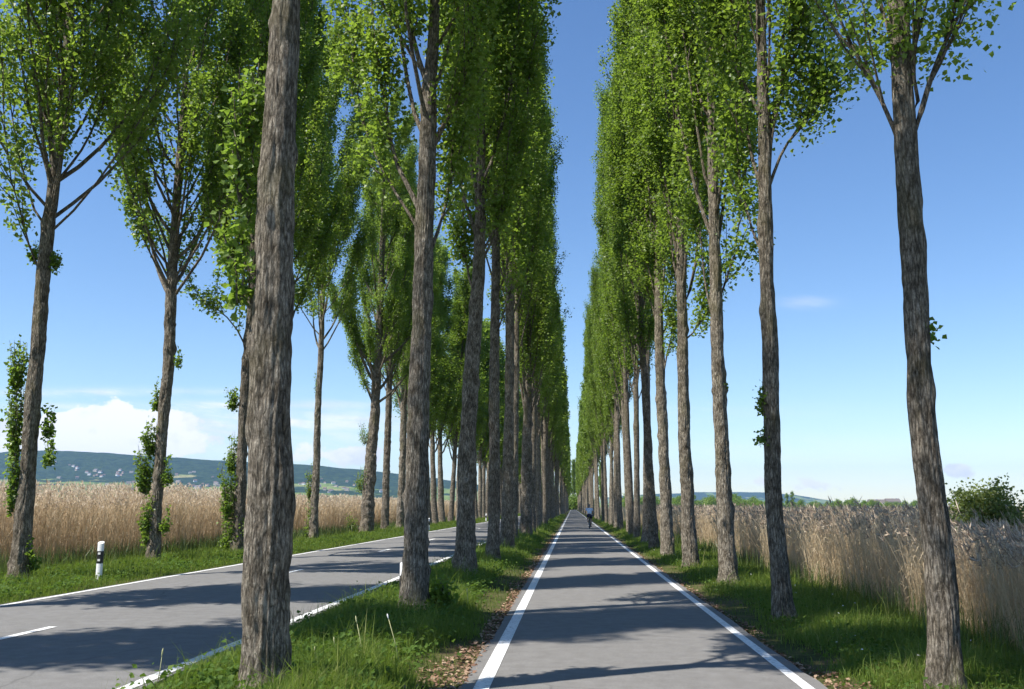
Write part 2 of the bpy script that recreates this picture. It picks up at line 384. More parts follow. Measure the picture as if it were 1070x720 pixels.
def grow(seed, H, hc, Rm, axis, rad, nleaf, lsize, nlimb=40, limbs_px=(), detail=False, low=.55, fine_to=9.0, lowbias=1.2):
    """one poplar: axis(z), rad(z) are arrays-in arrays-out functions in local coordinates"""
    rng = np.random.default_rng(seed)
    W = Wood()
    # trunk with bark ridges, lumps and burls
    nth = 88 if detail else 20
    zs = np.concatenate([np.arange(-.35, fine_to, .04 if detail else .3), np.arange(fine_to, H-.3, .5)])
    th = np.linspace(0, 2*np.pi, nth, endpoint=False)
    c = axis(zs); r = rad(zs)
    r = r*(1 + .42*np.exp(-np.maximum(zs, 0)/.16) + .12*np.exp(-np.maximum(zs, 0)/.9))
    u = th[None]/(2*np.pi) + zs[:, None]*0; v = zs[:, None] + 40 + u*0
    lump = (vnoise(u*5, v*1.2, seed+1, 5)-.5)*.24 + (vnoise(u*9, v*3.4, seed+2, 9)-.5)*.15
    rr = 1 + lump
    if detail:
        rdg = vnoise(u*22+vnoise(u*6, v*1.5, seed+7, 6)*1.5, v*1.5, seed+3, 22); rr += (np.minimum(np.abs(rdg-.5)*4, 1)-.6)*.085
        rr += (vnoise(u*28, v*9, seed+4, 28)-.5)*.075
    for k in range(16 if detail else 6):
        z0 = rng.uniform(.3, 8.5); t0 = rng.uniform(0, 2*np.pi); s = rng.uniform(.06, .16); am = rng.uniform(.10, .30)
        dt = np.angle(np.exp(1j*(th[None]-t0)))
        rr += am*np.exp(-((zs[:, None]-z0)/s)**2 - (dt/(s/.16*.38))**2)
    rr *= (r*1.0)[:, None]
    ring = np.stack([c[:, :1] + rr*np.cos(th)[None], c[:, 1:2] + rr*np.sin(th)[None], zs[:, None]+rr*0], -1)
    W.grid(ring)
    prof = lambda z: Rm*np.interp((z-hc)/(H-hc), [-.1, 0, .1, .3, .55, .8, 1.0], [.4, low, .88, 1.0, .80, .50, .12])
    clumps = []                                         # (point, spread, weight)
    def limb(P, r0, nsec, wt=1.0):
        P = np.asarray(P); m = len(P); t = np.linspace(0, 1, m)
        W.tube(P, r0*(1-.82*t), 7 if detail else 5)
        D = np.gradient(P, axis=0); D /= np.linalg.norm(D, axis=1)[:, None] + 1e-9
        for k in range(nsec):
            tt = rng.uniform(.22, 1.0)**.8; i = min(int(tt*(m-1)), m-2); f = tt*(m-1)-i
            p = P[i]*(1-f) + P[i+1]*f; d = D[i] + rng.normal(0, .36, 3); d[2] = abs(d[2]) + .25
            cen = axis(np.array([p[2]]))[0][:2]; out = p[:2]-cen
            d[:2] += .12*out/(np.linalg.norm(out)+1e-6)
            d /= np.linalg.norm(d); L = rng.uniform(.5, 1.25)
            up = np.array([0, 0, 1.0]); s = np.linspace(0, 1, 4)[:, None]
            S = p + d*L*s + up*L*.35*s**2
            W.tube(S, np.array([.018, .012, .008, .004])*(1 if detail else 1.1), 4 if detail else 3)
            for q in (.3, .55, .8, 1.0):
                clumps.append((p + d*L*q + up*L*.35*q*q, rng.uniform(.10, .20), wt*rng.uniform(.5, 1.2)))
    for poly, r0 in limbs_px:
        poly = np.asarray(poly, float)
        tt = np.linspace(0, len(poly)-1, 10)
        P = np.stack([np.interp(tt, np.arange(len(poly)), poly[:, k]) for k in range(3)], -1)
        limb(P, r0, 16, 1.0)
    for k in range(nlimb):
        t = (k+rng.uniform(.1, .9))/nlimb
        z0 = hc + (H*.93-hc)*(t**lowbias)
        az = k*2.39996 + rng.uniform(-.5, .5)
        L = (H-z0)*.42 + 1.0; L = min(L, rng.uniform(4.2, 7.0))
        ztop = min(z0 + L*.93, H-.1)
        Rend = prof(ztop if ztop < H*.8 else z0)*rng.uniform(.55, 1.05)
        s = np.linspace(0, 1, 9)
        latr = Rend*(1-(1-s)**1.6)
        zz = z0 + (ztop-z0)*(s**1.12)
        ax = axis(zz); base = axis(np.array([z0]))[0]
        wob = rng.normal(0, .05, (9, 2)).cumsum(0)*.6
        P = np.stack([ax[:, 0] + np.cos(az)*latr + wob[:, 0], ax[:, 1] + np.sin(az)*latr + wob[:, 1], zz], -1)
        P[0, :2] = base[:2]
        limb(P, max(.018, float(rad(np.array([z0]))[0])*rng.uniform(.22, .42)), 12)
    for z in np.arange(hc+2.0, H, .55):                 # short twigs on the stem itself
        c0 = axis(np.array([z]))[0]
        for k in range(2):
            a = rng.uniform(0, 6.28); q = rng.uniform(.15, .5)
            clumps.append((np.array([c0[0]+np.cos(a)*q, c0[1]+np.sin(a)*q, z+.2]), .2, .7))
    tp = axis(np.array([H]))[0]
    for k in range(12): clumps.append((tp - np.array([rng.normal(0, .12), rng.normal(0, .12), rng.uniform(-.3, 1.8)]), .15, .8))
    C = np.array([q[0] for q in clumps]); S = np.array([q[1] for q in clumps]); Wt = np.array([q[2] for q in clumps]); Wt /= Wt.sum()
    k = rng.choice(len(C), nleaf, p=Wt)
    P = C[k] + np.clip(rng.normal(size=(nleaf, 3)), -1.7, 1.7)*S[k][:, None]*np.array([1, 1, 1.25])
    Vl, Ql = leaf_quads(rng, P, lsize)
    cl = rng.random(len(C))
    fa = np.clip(.55*cl[k] + .45*rng.random(nleaf), 0, 1)
    wood = np_mesh('trunk', np.concatenate(W.v), np.concatenate(W.q), mats=[M['bark']], smooth=True)
    crown = np_mesh('crown', Vl, Ql, mats=[M['leaf']], fattr=fa)
    return wood, crown

def generic_axis(seed, H, amp):
    r = np.random.default_rng(seed+99); ph = r.uniform(0, 6.28, 4); ln = r.normal(0, .012, 2)
    zk = np.linspace(0, H, 10); kx = np.cumsum(r.normal(0, amp, 10)); ky = np.cumsum(r.normal(0, amp, 10)); kx -= kx[0]; ky -= ky[0]
    zf = np.linspace(0, H, 80)
    sm = lambda a: np.convolve(np.pad(np.interp(zf, zk, a), 7, 'edge'), np.ones(15)/15, 'valid')
    sx, sy = sm(kx), sm(ky); sx -= sx[0]; sy -= sy[0]
    return lambda z: np.stack([np.interp(z, zf, sx) + ln[0]*np.maximum(z, 0), np.interp(z, zf, sy) + ln[1]*np.maximum(z, 0), z], -1)
def generic_rad(r0, H): return lambda z: r0*np.clip(1-np.maximum(z, 0)/H, .02, 1)**.78

def pixel_tree(px, Y, H):
    """axis and radius functions, local to the base, from (x, y, width) in photograph pixels at distance Y"""
    pts = [at(x, y, Y) for x, y, w in px]; rad = [w*.5/F*depth(p) for p, (x, y, w) in zip(pts, px)]
    zb = float(gz(pts[0].x)); base = Vector((pts[0].x, Y, zb))
    z = np.array([p.z for p in pts])-zb; x = np.array([p.x for p in pts])-base.x; r = np.array(rad)
    o = np.argsort(z); z, x, r = z[o], x[o], r[o]
    zt = z[-1]; slope = (x[-1]-x[-2])/(z[-1]-z[-2])*.45
    ext = np.linspace(zt+1.5, H, 5)
    x = np.concatenate([x, x[-1]+slope*(ext-zt)*.6]); r = np.concatenate([r, r[-1]*np.clip((H-ext)/(H-zt), .03, 1)**.85]); z = np.concatenate([z, ext])
    zf = np.linspace(-.5, H, 240); k = 9
    sm = lambda a: np.convolve(np.pad(np.interp(zf, z, a), k//2, 'edge'), np.ones(k)/k, 'valid')
    xf, rf = sm(x), sm(r)
    yk = np.random.default_rng(int(Y*10)).normal(0, .10, 8).cumsum()*.5
    yf = np.interp(zf, np.linspace(0, H, 8), yk-yk[0])
    return base, (lambda q: np.stack([np.interp(q, zf, xf), np.interp(q, zf, yf), q], -1)), (lambda q: np.interp(q, zf, rf))

G_R = 'poplars of the row right of the cycle path'
G_M = 'poplars of the row between road and cycle path'
G_L = 'poplars of the row beyond the road'

def shoots_mesh(rng, base, Y, spec, lsize, mat_):
    """one leafy shoot on the stem: (px, py, rx, ry, n) ellipse at the tree's distance"""
    (x, y, rx, ry, n) = spec; n = int(n*4.6); W = Wood(); Ps, fa = [], []
    c = at(x, y, Y + rng.uniform(-.12, .12)); k = depth(c)/F
    R, Hh = rx*k, ry*k; foot = np.array(c) - np.array([0, 0, Hh])
    m = max(4, n//40)
    for j in range(m):
        q = np.array(c) + np.append(rng.uniform(-.85, .85, 2)*np.array([R, min(R, .4)]), rng.uniform(-.7, .75)*Hh)
        P = np.stack([foot + (q-foot)*np.array([.25, .25, .0]), foot + (q-foot)*.6, q, q + np.array([rng.normal(0, .04), rng.normal(0, .04), min(.3, Hh*.3)])])
        W.tube(P - np.array(base), np.array([.010, .008, .006, .003]), 4)
        nn = n//m; t = rng.uniform(.12, 1.10, nn)[:, None]
        Ps.append(foot + (q-foot)*t + rng.normal(0, max(.05, R*.26), (nn, 3))*np.array([1, 1, 1.3])); fa.append(np.clip(rng.random()*.5 + rng.random(nn)*.5, 0, 1))
    P = np.concatenate(Ps) - np.array(base); f = np.concatenate(fa)
    V, Qd = leaf_quads(rng, P, lsize)
    nv = len(V); wv = np.concatenate(W.v); wq = np.concatenate(W.q) + nv
    return np_mesh('shoots', np.concatenate([V, wv]), np.concatenate([Qd, wq]), mats=[mat_, M['bark']],
                   fattr=np.concatenate([f, np.zeros(len(wq))]), pmat=np.concatenate([np.zeros(len(Qd)), np.ones(len(wq))]))

def near_tree(seed, Y, px, label, group, H=28, hc=7.0, Rm=1.7, nleaf=85000, lsize=.085, nlimb=40, limbs=(), shoots=(), low=.55, detail=True, shsize=None, lowbias=1.2):
    base, ax, rd = pixel_tree(px, Y, H)
    lp = []
    for dy, r0, pl in limbs:
        pts = [at(x, y, Y + dy*i/(len(pl)-1)) - base for i, (x, y) in enumerate(pl)]
        a, b = pts[-2], pts[-1]; dd = (b-a).normalized(); e = b + (dd + Vector((0, 0, .9))).normalized()*1.6
        pts += [e, e + Vector((dd.x*.25, dd.y*.25, 1.0))*1.3]
        z0 = pts[0].z - max(.12, .5*(pts[1]-pts[0]).length); c0 = ax(np.array([z0]))[0]
        lp.append(([tuple(c0)] + [tuple(p) for p in pts], r0*.78))
    w, c = grow(seed, H, hc, Rm, ax, rd, nleaf, lsize, nlimb, lp, detail, low, lowbias=lowbias)
    root = empty('poplar_tree', base)
    tag(root, label, 'tree', group)
    link('trunk', w, root); link('crown', c, root)
    for j, sp in enumerate(shoots):
        link('shoots', shoots_mesh(np.random.default_rng(seed*7+j), base, Y, sp, shsize or lsize*.8, M['shoot']), root)
    return root

# ---- right-hand row
near_tree(101, 9.1, [(986.5,712,30),(986,660,30),(985,620,30),(981,580,30),(977,546,28),(968,480,26),(961,380,25),(956,280,24),(947,150,21),(941,60,20),(939,10,19),(937,-60,16)],
  'leaning dark poplar trunk nearest the camera on the right, before the dry reeds', G_R, H=27, hc=7.2, Rm=.8, lsize=.055, nleaf=60000, low=.35,
  limbs=[(-.3,.045,[(952,150),(966,105),(973,80),(985,50),(1000,15),(1003,-30)]),(.3,.035,[(939,150),(930,122),(905,75),(885,40),(870,0)]),
         (.2,.03,[(945,90),(930,40),(915,-20)]),(-.2,.03,[(960,110),(953,70),(960,20)])],
  shoots=[(970,342,4,10,14),(935,45,9,16,60),(990,26,8,13,40)], shsize=.048)
near_tree(102, 14.5, [(820,641,20),(816,600,19),(811,560,18),(807,480,16),(806,410,15.5),(804,350,15.5),(801,300,15),(799,230,14.5),(798,150,13),(795,80,11),(793,0,9)],
  'tall bare-stemmed poplar second in the right row, crown edge against blue sky', G_R, H=27.5, hc=7.2, Rm=1.4, lsize=.068, low=.6, nleaf=110000,
  limbs=[(-.3,.04,[(804,195),(812,170),(822,150),(840,130),(852,95)]),(.3,.045,[(797,205),(786,165),(777,120),(770,60)]),(.5,.035,[(796,265),(786,240),(775,200),(768,150)]),(-.4,.03,[(803,200),(806,150),(815,90),(830,40)])],
  shoots=[(797,415,4,14,40),(797,455,3,6,18)])
near_tree(103, 20.8, [(762,608,18),(759,560,16),(756,510,15),(753,450,14),(750,400,13.5),(748,340,12.5),(746,260,11.5),(744,180,10),(742,80,8)],
  'poplar third along the right row, its low crown bulging right at mid-height', G_R, H=28, hc=6.9, Rm=1.25, low=.5,
  limbs=[(-.4,.04,[(750,318),(758,295),(766,270),(772,235)]),(.4,.04,[(744,330),(737,300),(733,260)])],
  shoots=[(754,395,3,14,40)])
near_tree(104, 26.8, [(722,591,15.5),(719,550,14),(718,510,13),(714,430,12),(713,350,11),(711,260,9)],
  'poplar fourth along the right row, knobbly straight dark trunk', G_R, H=28, hc=7.0, Rm=1.25, limbs=[(-.4,.04,[(716,355),(724,348),(731,335),(735,310)])])
near_tree(105, 33.0, [(698,578,13),(695,500,11),(691,420,10),(689,350,9),(688,280,8)], 'poplar fifth along the right row, dark trunk forking just below the leaves', G_R, H=28.5, hc=7.2, Rm=1.12,
  limbs=[(-.3,.05,[(693,392),(697,370),(702,352),(704,330)])])
near_tree(106, 37.8, [(684,573,9.5),(677,470,8.5),(674,400,7.5),(671,370,6.5),(669,300,5.5)], 'pale poplar sixth along the right row, bare whitish limbs making a V', G_R, H=28, hc=8.2, Rm=1.0,
  limbs=[(-.6,.055,[(672,388),(664,372),(657,350),(654,330)]),(-.3,.05,[(672,380),(676,362),(679,345)])])
# ---- middle row
near_tree(201, 8.0, [(276,730,50),(276,717,48),(277,700,46),(280.5,600,45),(282,520,46),(285,380,40),(286,300,39),(288.5,230,36),(288,182,38),(291,150,33),(294,100,31),(299,50,30),(301,10,28),(304,-60,25)],
  'thickest rough grey trunk, nearest poplar standing on the grass beside the road', G_M, H=28, hc=6.0, Rm=2.0, lsize=.09, low=1.1, nlimb=46, lowbias=1.45,
  shoots=[(254,110,20,50,120),(255,175,18,40,85),(246,238,16,42,75),(250,290,13,28,45),(268,85,10,34,40)], shsize=.06)
near_tree(202, 14.4, [(432,643,27),(434,600,25),(435.5,540,23.5),(437,480,22.5),(439.5,380,21),(442,300,20),(444,240,18.5),(447,180,17.5),(448,100,16),(452,70,13),(454,20,10)],
  'poplar second in the middle row, leafy bush of suckers at its foot', G_M, H=28, hc=6.9, Rm=1.6, lsize=.07, nleaf=115000, low=1.15,
  limbs=[(.4,.06,[(440,222),(425,192),(411,165),(407,135),(401,100),(392,50)]),(-.4,.05,[(452,150),(462,132),(474,114),(486,85),(492,45)]),(-.2,.07,[(445,85),(437,60),(431,35),(426,10)]),
         (.6,.05,[(449,265),(458,240),(470,200),(474,150)]),(.8,.04,[(438,240),(422,215),(400,180),(380,130),(368,70)])],
  shoots=[(462,622,13,14,200),(452,640,14,7,90)], shsize=.075)
near_tree(203, 21.2, [(486,607,23),(486.5,590,20),(487,560,19),(488,500,18),(490,440,17),(493,400,16),(496,350,15),(499.5,300,13.5),(501.5,250,12),(502,200,10),(503,120,8)],
  'knotty leaning poplar third in the middle row, weeds round its foot', G_M, H=28, hc=7.0, Rm=1.2, nleaf=85000, lsize=.085,
  limbs=[(.4,.05,[(497,310),(490,290),(486,265),(484,230)]),(-.3,.05,[(505,270),(515,250),(523,225),(528,190)])],
  shoots=[(488,600,12,9,150)])
near_tree(204, 27.0, [(514,591,15),(516,550,12),(516.5,520,11.5),(516.5,450,11),(516.5,390,10),(517,330,9),(518,250,8)], 'poplar fourth in the middle row, slim upright grey-brown trunk', G_M, H=28.5, hc=7.4, Rm=1.1,
  limbs=[(-.3,.04,[(519,350),(527,325),(535,300),(538,270)])])
near_tree(205, 33.6, [(529,578,14),(531,500,10.5),(532,420,9.5),(532.5,380,9),(533,300,8)], 'poplar fifth in the middle row, pale trunk with dark knots', G_M, H=28, hc=8, Rm=1.1)
near_tree(206, 42.5, [(537.5,568,7.5),(538.5,480,6.5),(539,420,6),(540,350,5)], 'slimmest pale poplar stem sixth in the middle row', G_M, H=27, hc=8, Rm=1.25)
near_tree(207, 49.0, [(549,564,12),(550,510,11),(551,460,10),(552,400,7)], 'stout poplar seventh in the middle row, low limbs spreading like a broom', G_M, H=28, hc=5.6, Rm=1.4)
# ---- left row
near_tree(301, 21.3, [(20,606,20),(25,550,17),(29,500,15),(37,400,14.5),(43,340,14),(45,300,13),(51,250,12.5),(55,210,12),(59,180,12),(65,130,9.5),(70,80,9),(73,20,8)],
  'leaning poplar at the far left edge beyond the road, leafy shoots along its stem', G_L, H=27.5, hc=8.0, Rm=2.75, nleaf=66000, lsize=.10, lowbias=1.3, low=1.0, nlimb=62,
  limbs=[(-.4,.06,[(53,195),(46,163),(35,135),(27,102),(22,60)]),(.4,.05,[(68,180),(85,157),(100,130),(112,95)]),(-.3,.04,[(73,120),(85,105),(95,92),(105,60)]),(-.8,.04,[(42,285),(30,255),(20,215),(12,190)]),(.5,.05,[(55,200),(58,160),(50,120),(52,70)])],
  shoots=[(20,380,9,28,200),(17,440,8,40,230),(15,500,8,35,170),(33,575,5,18,50),(52,440,6,18,50),(52,470,5,16,45),(58,272,6,10,40),(37,262,5,12,40)])
near_tree(302, 28.6, [(160,586,14),(163,545,12),(165.5,500,11.5),(169,450,11.5),(175,390,12),(177,310,11),(180,260,9.5),(183,200,9),(188,150,8),(192,90,6),(194,20,5)],
  'poplar beside the white marker post, shoots on its stem and wide airy crown', G_L, H=27.5, hc=8.0, Rm=2.9, nleaf=66000, lsize=.105, lowbias=1.3, low=1.0, nlimb=62,
  limbs=[(-.4,.05,[(175,300),(162,275),(150,250),(138,215)]),(.4,.05,[(181,300),(190,275),(205,244),(220,200)]),(.8,.05,[(178,290),(165,240),(150,200),(135,165),(120,130)])],
  shoots=[(165,410,4,18,70),(157,455,8,20,150),(152,490,9,25,220),(155,540,8,28,170),(176,490,6,16,60),(187,372,3,10,26),(173,540,4,15,50)])
near_tree(303, 34.2, [(248,577,12.5),(252,500,10.5),(253,450,10),(256,400,10),(260,350,9),(263,300,8),(266,200,7)],
  'poplar just left of the thick near trunk, its stem wrapped in green shoots', G_L, H=27, hc=8.6, Rm=2.8, nleaf=75000, lsize=.105, lowbias=1.3, nlimb=56, low=.85,
  limbs=[(-.4,.05,[(258,365),(248,345),(232,325),(215,318)]),(.3,.04,[(262,330),(250,300),(236,270)])],
  shoots=[(244,415,7,12,120),(243,470,7,25,170),(240,510,9,30,260),(240,550,9,28,240),(252,545,6,25,90)])
near_tree(304, 40.3, [(291,570,9),(292,480,8),(293,400,7),(295,320,6)], 'poplar of the left row hidden behind the thick near trunk', G_L, H=27, hc=8.6, Rm=2.5, nleaf=65000, lsize=.11, lowbias=1.25, low=.8)
near_tree(305, 46.8, [(327,565,9),(331,480,7),(332,430,6.5),(335,380,6),(337,320,5)], 'slender poplar just right of the thick near trunk, green shoots down its stem', G_L, H=26, hc=9.2, Rm=2.9, lowbias=1.25, low=1.0, nleaf=90000,
  shoots=[(323,540,5,22,120),(324,500,4,22,90),(332,400,3,14,50)])
near_tree(306, 59.0, [(383,557,14),(386,500,12),(390,450,10.5),(393,400,9.5),(396,340,7.5),(398,280,6)], 'stout poplar beyond the road with two leafy tufts on its lower trunk', G_L, H=28, hc=8.0, Rm=3.3, nleaf=120000, lowbias=1.25, low=.8,
  limbs=[(-.5,.09,[(391,425),(383,405),(375,388),(370,365)]),(.5,.08,[(391,400),(382,370),(372,340)]),(.3,.08,[(396,380),(404,350),(410,320)])],
  shoots=[(377,500,7,13,150),(381,450,7,14,110),(368,545,6,10,90)])
near_tree(307, 65.0, [(402,554,8),(404,480,7),(406,424,6.5),(408,360,5.5)], 'thin straight poplar close right of the stout tufted one beyond the road', G_L, H=27, hc=9.0, Rm=2.6, low=.8, nleaf=80000)
near_tree(308, 71.0, [(418,551,8),(421,480,7),(423,400,6)], 'poplar beyond the road close left of the second middle trunk', G_L, H=27, hc=8, Rm=2.6, low=.8, nleaf=80000, shoots=[(424,425,4,20,70)])

# ---- the rest of the rows: copies of a few grown trees
protos = []
for k in range(6):
    H = [28, 27, 28.5, 27.5, 26.5, 28][k]
    ax = generic_axis(400+k, H, .06); rd = generic_rad([.20, .22, .19, .23, .2, .21][k], H)
    protos.append(grow(400+k, H, [6.4, 7.0, 6.0, 7.2, 6.6, 5.4][k], [1.35, 1.4, 1.3, 1.25, 1.4, 1.45][k], ax, rd, 60000, .098, 42))
fars = []
for k in range(4):
    H = [28, 27, 28.5, 27.5][k]
    ax = generic_axis(500+k, H, .06); rd = generic_rad([.22, .24, .21, .23][k], H)
    fars.append(grow(500+k, H, [6.0, 6.6, 5.6, 6.8][k], [1.4, 1.45, 1.35, 1.3][k], ax, rd, 9500, .24, 30))
ORD = ['first','second','third','fourth','fifth','sixth','seventh','eighth','ninth','tenth','eleventh','twelfth','thirteenth','fourteenth','fifteenth','sixteenth']
first_use = {}
rr = random.Random(11)
def copy_tree(kind, x, y, label, group, s=None):
    w, c = kind
    root = empty('poplar_tree', (x, y, float(gz(x)))); root.rotation_euler = (0, 0, rr.uniform(0, 6.28))
    s = s or rr.uniform(.93, 1.05); root.scale = (s*rr.uniform(.97, 1.05),)*2 + (s,)
    key = id(w)
    if key not in first_use:
        first_use[key] = (link('trunk', w, root), link('crown', c, root))
    else:
        for o in first_use[key]:
            q = o.copy(); COL.objects.link(q); q.parent = root
    tag(root, label, 'tree', group)
    return root
def row(x0, ystart, n0, group, where, far_label, wide=1.0, ymax=560):
    y = ystart; k = n0
    while y < ymax:
        x = x0 + rr.gauss(0, .12)
        kind = rr.choice(protos) if y < 130 else rr.choice(fars)
        lab = f'poplar trunk {ORD[k-1]} along the {where}' if k <= 16 else far_label
        t = copy_tree(kind, x, y + rr.gauss(0, .25), lab, group)
        if wide != 1: t.scale = (t.scale[0]*wide, t.scale[1]*wide, t.scale[2])
        y += 5.9*rr.uniform(.93, 1.07); k += 1
row(3.4, 43.4, 7, G_R, 'row right of the cycle path', 'small distant poplar in the dense far part of the right row', .82)
row(-2.35, 55.2, 8, G_M, 'row between road and cycle path', 'small distant poplar in the dense far part of the middle row', .93)
row(-12.5, 77.0, 9, G_L, 'left row beyond the road', 'small distant poplar in the far part of the left row', 1.45)
# the rows go on beside and behind the camera: seen by their shadows
for (x, y, g, lb) in ((-12.5, 13.4, G_L, 'poplar beyond the left edge of the view, seen by its shadow on the road'), (-12.4, 7.2, G_L, 'second poplar beyond the left edge, seen by its shadow on the road'),
                  (-2.6, 2.4, G_M, 'poplar beside the camera left of the cycle path, seen by its shadow')):
    t_ = copy_tree(protos[rr.randrange(6)], x, y, lb, g, 1.0); t_.scale = (1.3, 1.3, 1.0) if g == G_L else (1.1, 1.1, 1.0)
# trees that close the avenue where it bends
for k in range(14):
    x = (-3, 1, 5)[k] if k < 3 else rr.uniform(-22, 20); y = 600 + rr.uniform(-15, 40)
    copy_tree(fars[k % 4], x, y, 'broad dark tree closing the far end of the avenue', 'trees closing the avenue', rr.uniform(.85, 1.1)).scale[0] *= 1.5

# ------------------------------------------------------------------ grass, litter, weeds
def blades(rng, X, Y, Z, h, w, lean=.55):
    n = len(X); a = rng.uniform(0, 2*np.pi, n); l = np.abs(rng.normal(0, lean, n))*h
    dx, dy = np.cos(a), np.sin(a); b = rng.uniform(0, 2*np.pi, n); wx, wy = np.cos(b)*w*.5, np.sin(b)*w*.5
    p0 = np.stack([X, Y, Z], -1); m = p0 + np.stack([dx*l*.3, dy*l*.3, h*.6], -1); t = p0 + np.stack([dx*l, dy*l, h*np.clip(1-.25*(l/h)**2, .6, 1)], -1)
    W = np.stack([wx, wy, np.zeros(n)], -1)
    V = np.stack([p0-W, p0+W, m+W*.75, m-W*.75, t], 1).reshape(-1, 3)
    i = np.arange(n)*5
    return V, np.stack([i, i+1, i+2, i+3], -1), np.stack([i+3, i+2, i+4], -1)
def grass(name, x0, x1, y0, y1, n, hfun, seed, dfun=None, power=2.2):
    rng = np.random.default_rng(seed)
    u = rng.random(n*2); Y = y0*(y1/y0)**(u**(power/2.2)); X = rng.uniform(x0, x1, n*2)
    keep = (rng.random(n*2) < (dfun(X, Y) if dfun is not None else 1)); X, Y = X[keep][:n], Y[keep][:n]
    patch = vnoise(X*1.1+40, Y*.9, seed+1); patch2 = vnoise(X*3.3+40, Y*2.7, seed+2)
    far = np.clip(Y/14, 1, 6)
    h = hfun(X, Y)*(.35+.85*patch+.5*patch2)*(rng.uniform(.45, 1.15, len(X)) + .9*(rng.random(len(X)) < .025)); w = .0070*far*rng.uniform(.7, 1.5, len(X))
    V, q, t = blades(rng, X, Y, gz(X)-.01, h, w)
    fa = np.clip(.15*patch + .2*patch2 + .65*rng.random(len(X)) - .04 + .18*(rng.random(len(X)) < .05), 0, 1)
    me = np_mesh(name, V, q, t, mats=[M['grass']], fattr=np.concatenate([fa, fa]))
    return tag(link(name, me), kind='stuff')
def hm(X, Y): return np.interp(X, [-4.0, -3.7, -3.2, -2.2, -1.5, -1.05], [.02, .05, .25, .27, .18, .05])
def dm(X, Y):
    e = vnoise(X*0+7, Y*.8, 5)*.75
    return np.clip((-1.06-e-X)/.35, .05, 1)
def hr(X, Y): return np.interp(X, [2.3, 2.7, 3.4, 5.0, 6.0], [.05, .13, .21, .28, .34])
def dr(X, Y):
    e = vnoise(X*0+9, Y*.8, 6)*.55
    return np.clip((X-2.3-e)/.4, .05, 1)
def hl(X, Y): return np.interp(X, [-14.6, -13, -11, -9.7], [.42, .30, .24, .10])
grass('verge_grass', -3.80, -1.0, 6.2, 190, 190000, hm, 21, dm)
grass('verge_grass', 2.25, 6.4, 6.8, 190, 190000, hr, 22, dr)
grass('verge_grass', -15.0, -9.6, 15, 220, 120000, hl, 23)

def weeds(name, n, x0, x1, y0, y1, seed, size, zmax, matn):
    """broad-leaved ground cover: patches of small leaves"""
    rng = np.random.default_rng(seed); Ps, fa = [], []
    for k in range(n):
        x = rng.uniform(x0, x1); y = y0*(y1/y0)**rng.random(); m = rng.integers(14, 46); R = rng.uniform(.08, .24)
        h = rng.uniform(.3, 1.0)*zmax
        p = np.stack([rng.normal(x, R, m), rng.normal(y, R, m), float(gz(x)) + rng.uniform(.02, h, m)], -1)
        Ps.append(p); fa.append(np.clip(rng.random()*.6 + .4*rng.random(m), 0, 1))
    P = np.concatenate(Ps); V, q = leaf_quads(rng, P, size, up=.9)
    return tag(link(name, np_mesh(name, V, q, mats=[M[matn]], fattr=np.concatenate(fa))), kind='stuff')
weeds('weed_cover', 1300, -3.35, -1.7, 6.5, 90, 31, .05, .30, 'weed')
weeds('weed_cover', 500, 2.8, 5.4, 7.5, 80, 32, .045, .22, 'weed')
weeds('weed_cover', 700, -13.8, -9.9, 17, 90, 33, .06, .30, 'weed')

def litter(n, x0, x1, seed):
    rng = np.random.default_rng(seed); Y = 5.5*(60/5.5)**rng.random(n); e = x0 if abs(x0) < abs(x1) else x1; q = rng.random(n)**1.6
    X = e + (x0+x1-2*e)*q*np.interp(Y, [6, 8.5, 10.5, 60], [1, .85, .25, .15])*(.4 + 1.1*vnoise(Y*0+3, Y*.9, int(n)))
    P = np.stack([X, Y, gz(X) + rng.uniform(.005, .035, n)], -1)
    V, q = leaf_quads(rng, P, .042, up=2.0)
    return tag(link('leaf_litter', np_mesh('leaf_litter', V, q, mats=[M['litter']], fattr=rng.random(n))), kind='stuff')
litter(5500, -2.0, -1.0, 41); litter(4000, 2.24, 2.9, 42)
# small white flowers (ground cover) on the right verge
rng = np.random.default_rng(47); nF = 60
Xf = rng.uniform(2.7, 4.6, nF); Yf = 9*(40/9)**rng.random(nF)
Vf, Qf = leaf_quads(rng, np.stack([Xf, Yf, gz(Xf)+rng.uniform(.15, .3, nF)], -1), .022, up=1.5)
tag(link('verge_flowers', np_mesh('verge_flowers', Vf, Qf, mats=[M['flower']])), kind='stuff')

# single tall seed stalks that stand out of the grass
def stalk(px0, px1, Y, label, head=.06):
    b = at(px0[0], px0[1], Y); t = at(px1[0], px1[1], Y); b.z = float(gz(b.x))
    r = empty('grass_stalk', b); v = t-b
    bm = bmesh.new(); add_tube(bm, [(0,0,0), tuple(v*.5 + Vector((.02*v.z, 0, 0))), tuple(v)], [.005, .004, .003], 5); bm_obj('stem', bm, M['stalk'], r, True)
    bm = bmesh.new(); d = v.normalized(); add_tube(bm, [tuple(v - d*head), tuple(v-d*head*.5), tuple(v), tuple(v+d*head*.4)], [.003, .007, .008, .002], 6); bm_obj('seed_head', bm, M['stalk'] if head > .05 else M['flower'], r, True)
    tag(r, label, 'plant', 'tall stalks in the grass')
stalk((419, 698), (405, 643), 9.6, 'tall pale stalk with a white fluffy head right of the thick trunk', .04)
stalk((381, 700), (372, 646), 9.5, 'drooping seed stalk midway between the two nearest middle trunks')
stalk((331, 704), (329, 678), 9.1, 'short upright seed stalk close right of the thick trunk')
stalk((352, 690), (349, 668), 9.6, 'thin seed stalk second right of the thick trunk')
stalk((489, 634), (488, 616), 15.0, 'single pale stalk in front of the knotty third trunk')
